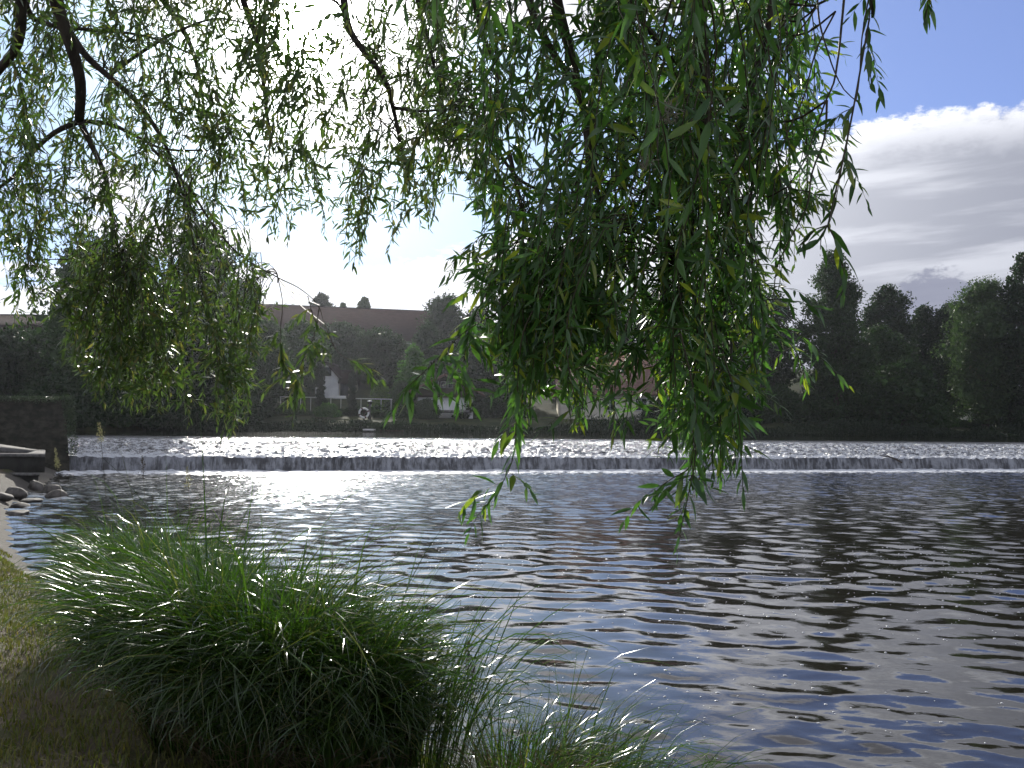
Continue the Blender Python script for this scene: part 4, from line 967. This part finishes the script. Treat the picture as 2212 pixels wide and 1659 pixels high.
def leaf_coarse(P, D_, N_, L, W, curl):
    n = len(P); S_ = np.cross(D_, N_); S_ /= np.linalg.norm(S_, axis=1)[:, None] + 1e-9; N_ = np.cross(S_, D_)
    def c_(t): return P + D_ * (L * t)[:, None] - N_ * (L * curl * t * t)[:, None]
    vs = [c_(0.0)]
    for t, wv in ((.28, .95), (.66, .75)):
        c = c_(t); h_ = S_ * (W * wv * .5)[:, None]; vs += [c + h_, c - h_]
    vs.append(c_(1.0)); V = np.stack(vs, 1).reshape(-1, 3); k = np.arange(n)[:, None] * 6
    return V, np.concatenate([k + [0, 2, 1], k + [3, 4, 5]]), k + [1, 2, 4, 3]
wr = np.random.default_rng(42)
def resample(pts, step):
    P = np.array([tuple(p) for p in pts], float); d = np.r_[0, np.cumsum(np.linalg.norm(np.diff(P, axis=0), axis=1))]
    # smooth Catmull-like interpolation by cosine-free cubic through chord length
    n = max(3, int(d[-1] / step) + 1); s = np.linspace(0, d[-1], n)
    m_ = np.gradient(P, d, axis=0) if len(P) > 2 else np.tile((P[1] - P[0]) / d[-1], (len(P), 1))
    k = np.clip(np.searchsorted(d, s) - 1, 0, len(P) - 2); h = (d[k + 1] - d[k])[:, None]; t = ((s - d[k])[:, None]) / h
    return (2 * t**3 - 3 * t**2 + 1) * P[k] + (t**3 - 2 * t**2 + t) * h * m_[k] + (-2 * t**3 + 3 * t**2) * P[k + 1] + (t**3 - t**2) * h * m_[k + 1]
class Limb:
    def __init__(s, pts, r0_, r1_, far=False):
        s.P = resample(pts, .06); s.r = np.linspace(r0_, r1_, len(s.P)) ; s.tw = MB(); s.ntw = 0; s.lf = []; s.far = far; s.sub = []; s.down = []
LIMBS = []
def limb(pix, Y, r0_, r1_, far=False):
    pts = []
    for k, p_ in enumerate(pix):
        yy = Y if len(p_) == 2 else p_[2]
        pts.append(at(p_[0], p_[1], yy))
    l = Limb(pts, r0_, r1_, far); LIMBS.append(l); return l
# left limbs
limb([(95, -160, 5.0), (118, -20, 5.2), (150, 90, 5.3), (176, 180, 5.4), (172, 262, 5.5)], 5.3, .050, .028, True)
limb([(172, 262), (196, 310), (230, 390), (240, 470), (262, 556)], 5.5, .020, .006, True)
limb([(172, 262), (120, 285), (70, 330), (30, 380), (-20, 420)], 5.5, .018, .008, True)
limb([(172, 262), (230, 266), (290, 292), (340, 318), (450, 325)], 5.6, .015, .005, True)
limb([(140, 60), (185, 120), (235, 165), (300, 225), (345, 290), (372, 350), (400, 430)], 5.4, .024, .007, True)
limb([(30, -120, 4.6), (42, 0, 4.7), (36, 90, 4.8), (0, 150, 4.9), (-60, 230, 5)], 4.8, .034, .018, True)
limb([(40, -60, 5.0), (60, 20, 5.1), (100, 50, 5.4), (170, 62, 5.8), (330, 82, 6), (420, 120, 6.1)], 5.5, .020, .006, True)
limb([(300, -140, 6), (345, -10, 6.1), (395, 60, 6.2), (430, 160, 6.3), (450, 270, 6.4)], 6.2, .03, .008, True)
limb([(500, -140, 6), (520, -20, 6.0), (555, 80, 6.1), (570, 200, 6.2), (590, 330, 6.2)], 6.1, .03, .008, True)
limb([(240, 160), (310, 110), (380, 70), (470, 40), (560, 60)], 6.0, .014, .005, True)
limb([(330, 320), (400, 400), (470, 500), (530, 560), (600, 600)], 6.0, .011, .004, True)
# middle
limb([(720, -160, 4.8), (738, -20, 4.8), (752, 60, 4.8), (792, 118, 4.8), (835, 175, 4.8), (852, 235, 4.9), (868, 330, 4.9), (885, 410, 5)], 4.8, .028, .006, True)
limb([(850, 232), (900, 240), (960, 236), (1020, 228)], 4.9, .010, .004, True)
limb([(1000, -140, 4.6), (1030, 20, 4.6), (1065, 120, 4.6), (1125, 172, 4.6), (1210, 184, 4.6)], 4.6, .022, .006, True)
limb([(1075, 150), (1070, 215), (1062, 290), (1090, 350), (1140, 400), (1200, 410), (1290, 360), (1345, 300)], 4.4, .012, .005, True)
limb([(880, -140, 5.2), (905, 10, 5.2), (935, 120, 5.2), (955, 220, 5.2), (965, 310, 5.2)], 5.2, .02, .005, True)
# right
limb([(1120, -150, 3.7), (1150, 20, 3.7), (1190, 100, 3.7), (1250, 200, 3.7), (1268, 300, 3.7)], 3.7, .024, .010)
limb([(1180, -150, 3.5), (1208, 0, 3.5), (1235, 120, 3.6), (1262, 250, 3.6), (1268, 400, 3.6), (1262, 560, 3.6)], 3.5, .026, .007)
limb([(1350, -150, 3.5), (1335, 0, 3.5), (1295, 130, 3.6), (1268, 260, 3.6)], 3.5, .020, .010)
limb([(1268, 270), (1290, 420), (1340, 560), (1400, 640), (1470, 720)], 3.4, .013, .005)
limb([(1340, 0), (1400, 60), (1440, 120), (1500, 160)], 3.4, .016, .006)
limb([(1500, -150, 3.1), (1520, 40, 3.1), (1530, 220, 3.1), (1500, 420, 3.1), (1480, 600, 3.1)], 3.1, .022, .006)
limb([(1640, -150, 3.2), (1660, 0, 3.2), (1620, 200, 3.2), (1580, 380, 3.2), (1570, 560, 3.2), (1560, 760, 3.2)], 3.2, .016, .004)
limb([(1100, 330), (1140, 500), (1180, 620), (1230, 760), (1280, 850)], 3.5, .010, .004)
limb([(1800, -150, 3.0), (1700, 20, 3.0), (1670, 160, 3.0), (1640, 330, 3.0), (1600, 520, 3.0)], 3.0, .012, .004)
NEARL = limb([(1450, -300, 1.5), (1480, -100, 1.5), (1500, -20, 1.5)], 1.5, .008, .004)
NEARM = limb([(1020, -300, 1.4), (1000, -120, 1.4), (960, -60, 1.4)], 1.4, .007, .003)
HERO = limb([(1900, -220, 2.6), (1885, -60, 2.6), (1878, 40, 2.6)], 2.6, .006, .004)
HEROB = limb([(2030, -250, 2.6), (2010, -80, 2.6), (1990, -20, 2.6)], 2.6, .005, .003)
AN = np.concatenate([l.P for l in LIMBS]); AI = np.concatenate([np.full(len(l.P), k) for k, l in enumerate(LIMBS)])

def add_leaves(l, pts, sp, LL, frm=0.0, dens=1.0, tipscale=.6, droop=.28, spread=46, wide=.23):
    """alternate leaves along a twig; pts ordered from the limb outwards"""
    n = len(pts)
    if n < 3: return
    seg = np.linalg.norm(np.diff(pts, axis=0), axis=1); d = np.r_[0, np.cumsum(seg)]
    s = np.arange(d[-1] * frm + sp * .5, d[-1], sp); s = s + wr.uniform(-.3, .3, len(s)) * sp
    s = s[wr.uniform(0, 1, len(s)) < dens]; s = np.clip(s, 0, d[-1] - 1e-4)
    if len(s) == 0: return
    P = np.stack([np.interp(s, d, pts[:, k]) for k in range(3)], 1)
    T = np.gradient(pts, axis=0); T = np.stack([np.interp(s, d, T[:, k]) for k in range(3)], 1); T /= np.linalg.norm(T, axis=1)[:, None] + 1e-9
    ph = np.arange(len(s)) * 2.4 + wr.uniform(0, 6) + wr.normal(0, .35, len(s))
    A = np.cross(T, [.3, .2, .9]); A /= np.linalg.norm(A, axis=1)[:, None] + 1e-9; B = np.cross(T, A)
    O = A * np.cos(ph)[:, None] + B * np.sin(ph)[:, None]
    a = np.radians(wr.normal(spread, 17, len(s)))[:, None]
    D_ = T * np.cos(a) + O * np.sin(a); D_[:, 2] -= droop; D_ /= np.linalg.norm(D_, axis=1)[:, None]
    N_ = O * .7 + wr.normal(0, .5, (len(s), 3)) + np.array([0, 0, .5]); N_ /= np.linalg.norm(N_, axis=1)[:, None]
    f = 1 - (1 - tipscale) * np.clip((s / d[-1] - .55) / .45, 0, 1)
    L = LL * f * wr.uniform(.55, 1.2, len(s)); W = L * wr.uniform(.8, 1.15, len(s)) * wide
    l.lf.append((P, D_, N_, L, W, wr.uniform(.02, .30, len(s))))
def twig(l, pts, r0_, r1_):
    l.tw.tube(pts, np.linspace(r0_, r1_, len(pts)), 4 if l.far else 5, False); l.ntw += 1
def grow(l, start, d0, L, r_, sp, LL, frm=0, down=1.6, step=.05, leafy=True, dens=1.0, wig=.10, **kw):
    """a twig that sets out along d0 and gives in to gravity"""
    P = [np.array(start, float)]; d_ = np.array(d0, float); d_ /= np.linalg.norm(d_); w_ = wr.normal(0, wig, 3)
    for i_ in range(max(3, int(L / step))):
        w_ = .8 * w_ + wr.normal(0, wig * .5, 3); d_ = d_ + np.array([0, 0, -down]) * step * 2.2 + w_ * .35; d_ /= np.linalg.norm(d_); P.append(P[-1] + d_ * step)
    P = np.array(P); twig(l, P, r_, r_ * .35)
    if leafy: add_leaves(l, P, sp, LL, frm, dens, **kw)
    return P
def hang(px, py, Y, L, r_=.0022, sp=.022, LL=.085, dens=1.0, lean=.25, shoots=3, wide=.23, force=None, connect=1.5):
    """strand whose TIP is at the given place; it climbs and bends over towards its nearest limb"""
    tip = np.array(at(px, py, Y)); top = tip + np.array([0, 0, L])
    dd = np.linalg.norm(AN - top, axis=1) + np.where(AN[:, 2] < top[2] - .1, 1.0, 0) ; k = int(np.argmin(dd)); l = LIMBS[AI[k]] if force is None else force
    if force is not None:
        k = int(np.argmin(np.linalg.norm(force.P - top, axis=1))); A_ = force.P[k]; near_ = 0
    else: A_ = AN[k]; near_ = dd[k]
    hd = (A_ - top); hd[2] = 0; hn = np.linalg.norm(hd) + 1e-6
    hdir = hd / hn; n = max(4, int(L / .05)); s = np.linspace(0, 1, n)
    sw = wr.normal(0, .05, 2); ph = wr.uniform(0, 6.28)
    off = np.stack([np.sin(s * 4 + ph) * sw[0] * L, np.cos(s * 3 + ph) * sw[1] * L, 0 * s], 1); off -= off[0]
    P = tip + np.stack([0 * s, 0 * s, s * L], 1) + off + hdir * (s ** 2.2 * min(hn, L * lean * wr.uniform(.3, 1.4)))[:, None] * np.array([1, .7, 0])
    if near_ < connect:
        end = A_; st_ = P[-1]; gap = np.linalg.norm(end - st_); m_ = max(3, int(gap / .06)); t_ = np.linspace(0, 1, m_)[1:, None]
        dr = P[-1] - P[-2]; dr = dr / np.linalg.norm(dr) * gap * .7
        Pc = (1 - t_)**3 * st_ + 3 * (1 - t_)**2 * t_ * (st_ + dr) + 3 * (1 - t_) * t_**2 * (end + np.array([0, 0, .12 * gap])) + t_**3 * end
        full = np.concatenate([P, Pc])
    else: full = P
    full = full[::-1]; twig(l, full, r_ * 1.5, r_ * .5); fr_ = 1 - L / (L + np.linalg.norm(full[0] - P[-1]) + 1e-6)
    add_leaves(l, full, sp, LL, max(0, fr_ * .8), dens, wide=wide)
    Q = P[::-1]
    for _ in range(wr.poisson(shoots)):
        k2 = wr.integers(0, len(Q) - 2); d0 = wr.normal(0, 1, 3); d0[2] = abs(d0[2]) * .5 - .2; grow(l, Q[k2], d0, wr.uniform(.07, .26), r_ * .6, sp * .85, LL * .9, 0, 1.2, .03, wide=wide)
    return l
def prof(x, pts): return np.interp(x, [p_[0] for p_ in pts], [p_[1] for p_ in pts])
def curtain(n, xa, xb, pr, Ya, Yb, La, Lb, pw_=1.25, top=-60, LL=.085, sp=.024, dens=1.0, hole=None, shoots=3, wide=.23):
    m_ = max(1, n // 4)
    for _ in range(m_):
        cx = wr.uniform(xa, xb); u_ = wr.uniform(0, 1) ** pw_; cY = wr.uniform(Ya, Yb); sc = 170 / cY
        for _k in range(n // m_):
            x = cx + wr.normal(0, sc); x = min(max(x, xa), xb); b_ = prof(x, pr); y = min(b_, b_ - (b_ - top) * u_ + wr.normal(0, sc * 2.2))
            L = wr.uniform(La, Lb)
            if hole and hole(x, y): continue
            hang(x, y, cY + wr.normal(0, .12), L, LL=LL, sp=sp, dens=dens, shoots=shoots, wide=wide)
def curtain_even(n, xa, xb, pr, Ya, Yb, La, Lb, pw_=1.25, top=-60, LL=.085, sp=.024, dens=1.0, hole=None, shoots=3, wide=.23):
    for _ in range(n):
        x = wr.uniform(xa, xb); b_ = prof(x, pr); y = b_ - (b_ - top) * wr.uniform(0, 1) ** pw_
        Y = wr.uniform(Ya, Yb); L = wr.uniform(La, Lb)
        if hole and hole(x, y): continue
        hang(x, y, Y, L, LL=LL, sp=sp, dens=dens, shoots=shoots, wide=wide)
sunhole = lambda x, y: (595 < x < 725 and y < 230 and wr.uniform() < .9) or (725 < x < 830 and y < 80 and wr.uniform() < .8)
gapL = lambda x, y: sunhole(x, y) or (80 < x < 270 and y < 420 and wr.uniform() < .55) or (560 < x < 605 and y > 520)
curtain(360, -90, 590, [(-90, 650), (0, 655), (50, 690), (100, 745), (150, 770), (185, 850), (250, 885), (330, 890), (420, 925), (480, 945), (530, 930), (556, 700), (590, 600)], 4.7, 6.8, .35, .8, 1.25, -60, .084, .021, hole=gapL, shoots=4)
curtain_even(80, 150, 560, [(180, 850), (250, 885), (330, 890), (420, 925), (480, 945), (545, 900)], 4.9, 5.8, .3, .6, 2.2, 350, .078, .020, hole=gapL, shoots=4)
curtain(175, 575, 1075, [(575, 520), (610, 510), (650, 570), (690, 575), (715, 470), (765, 605), (800, 480), (835, 555), (865, 480), (925, 495), (965, 420), (1020, 440), (1075, 560)], 4.0, 5.8, .3, .65, 1.9, -60, .084, .022, hole=sunhole, shoots=3)
PR = [(1045, 680), (1085, 800), (1115, 920), (1150, 880), (1200, 770), (1240, 945), (1290, 860), (1335, 985), (1380, 880), (1430, 900), (1480, 1050), (1540, 1050), (1595, 1010), (1635, 880), (1670, 650), (1730, 560), (1765, 330)]
curtain(210, 1045, 1745, PR, 2.9, 4.4, .3, .65, 1.2, -60, .088, .024, shoots=3, wide=.22)
curtain(85, 1270, 1690, PR, 2.6, 3.6, .3, .6, .9, -60, .088, .022, shoots=3, wide=.22)
curtain(90, 1060, 1640, PR, 2.5, 3.3, .25, .5, 2.6, 500, .09, .022, shoots=3, wide=.175)
curtain_even(34, 1050, 1260, PR, 2.6, 3.2, .25, .5, 3.0, 600, .09, .02, shoots=3, wide=.22)
# close strands with the big leaves
for (x, y, Y, L) in ((1500, 130, 1.5, .30), (1420, 330, 1.6, .34), (1560, 360, 1.7, .34), (1680, 210, 1.5, .32), (1610, 640, 2.0, .4), (1480, 690, 1.9, .4), (1370, 560, 2.0, .36), (1740, 120, 1.6, .25), (1440, 480, 1.7, .3), (1530, 850, 2.3, .4), (1340, 740, 2.2, .36), (1400, 160, 1.6, .25), (1650, 420, 1.8, .3), (1700, 470, 1.9, .3)):
    hang(x, y, Y, L, .0016, .024, .082, .8, .2, .6, .19, force=NEARL)
for (x, y, Y, L) in ((1060, 70, 1.25, .2), (945, 75, 1.35, .2), (985, 60, 1.5, .2), (870, 150, 1.9, .3), (1110, 60, 1.3, .2)):
    hang(x, y, Y, L, .0016, .024, .09, .8, .3, .3, .19, force=NEARM)
# strands followed by eye
def trace(l, pix, Y, r_=.0018, frm=0.0, sp=.02, LL=.085, dens=1.0, leafy=True, shoots=0, wide=.22, spread=40):
    raw = [np.array(at(p_[0], p_[1], Y if len(p_) < 3 else p_[2])) for p_ in pix]; pts = resample(raw, .03)
    g_ = np.linalg.norm(l.P - raw[0], axis=1); a_ = l.P[int(np.argmin(g_))]
    if .004 < g_.min() < 2.0: twig(l, resample([a_, (a_ + raw[0]) / 2 + np.array([0, 0, -.03]), raw[0]], .05), r_ * 1.6, r_ * 1.4)
    twig(l, pts, r_ * 1.4, r_ * .6)
    if leafy: add_leaves(l, pts, sp, LL, frm, dens, wide=wide, spread=spread)
    for _ in range(shoots):
        k2 = int(wr.uniform(frm, .95) * (len(pts) - 2)); d0 = wr.normal(0, 1, 3); d0[2] = -.4; grow(l, pts[k2], d0, wr.uniform(.08, .2), r_ * .5, sp, LL * .9, 0, 2.2, .03, wide=wide)
def z3(x, y): return ((2000 + x * .6028) / 1.4756, y * .6028 / 1.4756)
def z3s(L): return [z3(*p_) for p_ in L]
trace(HERO, z3s([(1285, -60), (1282, 60), (1270, 180), (1272, 260), (1285, 380), (1290, 470)]), 2.6, shoots=3)
trace(HERO, [z3(1285, -60), z3(1240, 200), z3(1225, 420), z3(1205, 540), z3(1170, 610), z3(1168, 720), z3(1135, 880), z3(1105, 1040), z3(1075, 1160), z3(1060, 1200)], 2.6, frm=.42, sp=.02, shoots=4)
trace(HERO, z3s([(1060, 1190), (1020, 1200), (960, 1240), (910, 1310)]), 2.6, sp=.016)
trace(HERO, z3s([(1060, 1195), (1095, 1260), (1120, 1340), (1150, 1480), (1120, 1600)]), 2.5, sp=.022, LL=.095)
trace(HERO, z3s([(1060, 1190), (1030, 1230), (1020, 1320)]), 2.6, sp=.018)
TW = LIMBS[24]
trace(TW, z3s([(1000, -80), (1018, 130), (1055, 260), (1100, 390), (1150, 480), (1225, 545)]), 2.7, leafy=False, r_=.0026)
trace(TW, z3s([(1150, -60), (1135, 100), (1110, 330), (1090, 440), (1050, 530), (1000, 670), (930, 860), (845, 990)]), 2.8, leafy=False, r_=.0032)
trace(TW, z3s([(1055, 530), (1043, 720), (972, 930), (952, 1080), (895, 1200), (820, 1340), (790, 1420), (772, 1560)]), 2.8, leafy=False, r_=.0028)
trace(TW, z3s([(1010, 20), (950, 110), (880, 200), (800, 330), (770, 480)]), 2.8, leafy=False, r_=.0024)
trace(TW, z3s([(1100, 60), (1000, 260), (930, 520), (840, 720), (790, 900), (760, 1100)]), 2.8, leafy=False, r_=.0024)
trace(TW, z3s([(845, 990), (880, 1000), (950, 1010), (1010, 1045), (1040, 1070)]), 2.9, sp=.014, LL=.06, shoots=4)
trace(TW, z3s([(840, 990), (850, 1120), (870, 1250)]), 2.9, sp=.016, LL=.07, shoots=3)
trace(HEROB, [(1995, -60), (2005, 0), (1998, 45)], 2.5, sp=.014, LL=.085, shoots=0, spread=28)
trace(LIMBS[26 if False else 22], [(1560, 760), (1640, 700), (1720, 720), (1780, 780), (1835, 835)], 3.3, r_=.002, sp=.03, LL=.09, frm=.15, shoots=6)
trace(LIMBS[22], [(1660, 700), (1720, 760), (1745, 850)], 3.3, r_=.002, sp=.022, LL=.09, shoots=3)
# isolated spray near the centre
trace(LIMBS[14], [(1140, 400), (1110, 480), (1075, 560), (1042, 650)], 4.2, leafy=False, r_=.0022)
trace(LIMBS[14], [(1100, 420), (1060, 480), (1015, 535), (985, 560), (965, 610)], 3.9, frm=.55, sp=.013, LL=.085, shoots=6)
R23 = LIMBS[23]
trace(R23, [(1140, 500), (1080, 560), (1048, 640), (1020, 690), (1005, 760), (990, 880)], 2.9, frm=.45, sp=.014, LL=.09, shoots=9)
trace(R23, [(1130, 560), (1100, 650), (1000, 720), (930, 790), (870, 850), (838, 905)], 2.8, frm=.5, sp=.016, LL=.10, shoots=5)
trace(R23, [(1180, 620), (1130, 720), (1120, 800), (1115, 900), (1105, 1000), (1075, 1060), (1035, 1110)], 2.7, frm=.2, sp=.02, LL=.09, shoots=6)
trace(LIMBS[19], [(1470, 720), (1500, 860), (1500, 1000), (1480, 1100), (1460, 1190)], 2.5, r_=.002, frm=.2, sp=.02, LL=.085, shoots=7)
trace(LIMBS[19], [(1500, 960), (1490, 1010), (1440, 1040), (1400, 1080)], 2.6, sp=.022, LL=.10, shoots=1)
trace(LIMBS[22], [(1560, 760), (1590, 860), (1600, 960), (1605, 1070)], 2.6, frm=.2, sp=.02, LL=.09, shoots=6)
# low spray over the far bank at centre left
LA = LIMBS[10]
trace(LA, [(600, 600), (650, 625), (690, 665), (700, 700)], 4.6, leafy=False, r_=.0024)
trace(LA, [(600, 598), (610, 650), (606, 720), (614, 790), (650, 830), (655, 880)], 4.6, frm=.45, sp=.014, LL=.085, shoots=9)
trace(LA, [(690, 660), (680, 720), (650, 790), (640, 860), (630, 915)], 4.5, frm=.3, sp=.014, LL=.085, shoots=8)
trace(LA, [(665, 640), (680, 690), (700, 720), (722, 716)], 4.5, frm=.3, sp=.014, LL=.075, shoots=3)
trace(LA, [(700, 700), (740, 770), (780, 785), (800, 810), (806, 830)], 4.4, frm=.5, sp=.018, LL=.085, shoots=3)
trace(LIMBS[1], [(250, 520), (245, 640), (240, 760), (225, 820)], 5.2, frm=.5, sp=.014, LL=.085, shoots=6)
trace(LIMBS[1], [(60, 560), (130, 640), (180, 700), (192, 745)], 5.2, frm=.4, sp=.014, LL=.085, shoots=6)
trace(LIMBS[2], [(20, 380), (60, 520), (40, 640), (30, 700)], 5.0, frm=.4, sp=.014, LL=.085, shoots=6)

trunk_top = np.array([-2.3, -1.2, 4.2])
wil = empty('willow_tree', (-2.6, -1.8, .62), 'big weeping willow overhead with hanging leafy branches across the view', 'tree')
q = MB()
q.tube(resample([(-2.6, -1.8, .2), (-2.6, -1.8, .9), (-2.45, -1.6, 2.2), (-2.3, -1.2, 3.6), (-2.1, -.9, 4.6)], .15), np.linspace(.42, .26, 31)[:len(resample([(-2.6, -1.8, .2), (-2.6, -1.8, .9), (-2.45, -1.6, 2.2), (-2.3, -1.2, 3.6), (-2.1, -.9, 4.6)], .15))], 14)
q.build('trunk', M_bark, wil, True)
starts = {}
for k, l in enumerate(LIMBS):
    # limbs that begin above the frame are carried back to the trunk
    p0 = l.P[0]; el0 = (p0[2] - 2.2) / max(p0[1], .1)
    lq = MB(); P = l.P; r_ = l.r
    if at(1106, -70, p0[1]).z < p0[2] + .05:
        up_ = max(p0[2], 4.6)
        con = resample([tuple(trunk_top + np.array([.1, .2, wr.uniform(-.2, .3)])), tuple((trunk_top * .6 + p0 * .4) * np.array([1, 1, 0]) + np.array([0, 0, up_ + .75])), tuple((trunk_top * .2 + p0 * .8) * np.array([1, 1, 0]) + np.array([0, 0, max(up_, p0[2]) + .35])), tuple(p0)], .12)
        rc = np.linspace(max(.09, r_[0] * 1.9), r_[0], len(con))
        P = np.concatenate([con[:-1], P]); r_ = np.concatenate([rc[:-1], r_])
    wob = np.stack([lump(P[:, 2] * 3, P[:, 0] * 3 + k, 1.0, 5, k), lump(P[:, 2] * 3 + 9, P[:, 1] + k, 1.0, 5, k + 3), 0 * P[:, 0]], 1) * .012
    lq.tube(P + wob * (len(P) > 20), r_, 8)
    lo = lq.build('branch', M_bark, wil, True)
    if l.ntw: l.tw.build('twigs', M_twig, lo)
    if l.lf:
        A5 = [np.concatenate([a[i_] for a in l.lf]) for i_ in range(6)]
        if l.far: V, T, Q = leaf_coarse(*A5)
        else: V, T, Q = leaf_fine(*A5)
        mesh_np('foliage', V, [T, Q], M_leaf_far if l.far else M_leaf, lo, not l.far)
# tufts of white willow down caught in the leaves
for (px, py, Y) in ((1435, 225, 2.0), (1448, 250, 2.0), (1395, 350, 2.1)):
    c_ = np.array(at(px, py, Y)); Pd = c_ + wr.normal(0, .012, (60, 3))
    V, T = cards(Pd, wr.normal(0, 1, (60, 3)), .018, .003, .5)
    mesh_np('seed_down', V, [T], M_catkin, wil)
print('leaves', sum(len(a[0]) for l in LIMBS for a in l.lf))

# ------------------------------------------------------------------ air
hq = MB(); hq.box((0, 250, 20), (900, 620, 43.2 + 0)); 
def m_haze(q, b, o):
    v = q.n.new('ShaderNodeVolumePrincipled'); v.inputs['Color'].default_value = (.86, .90, 1.0, 1)
    v.inputs['Density'].default_value = .00018; v.inputs['Anisotropy'].default_value = .7
    q.n.remove(b); q.l.new(v.outputs[0], o.inputs['Volume'])
hz_m = bpy.data.materials.new('haze_air'); hz_m.use_nodes = True
q_ = NT(hz_m.node_tree); m_haze(q_, q_.n['Principled BSDF'], q_.n['Material Output'])
hz_o = hq.build('haze', hz_m); tag(hz_o, 'thin bluish river haze', 'haze', kind='stuff')
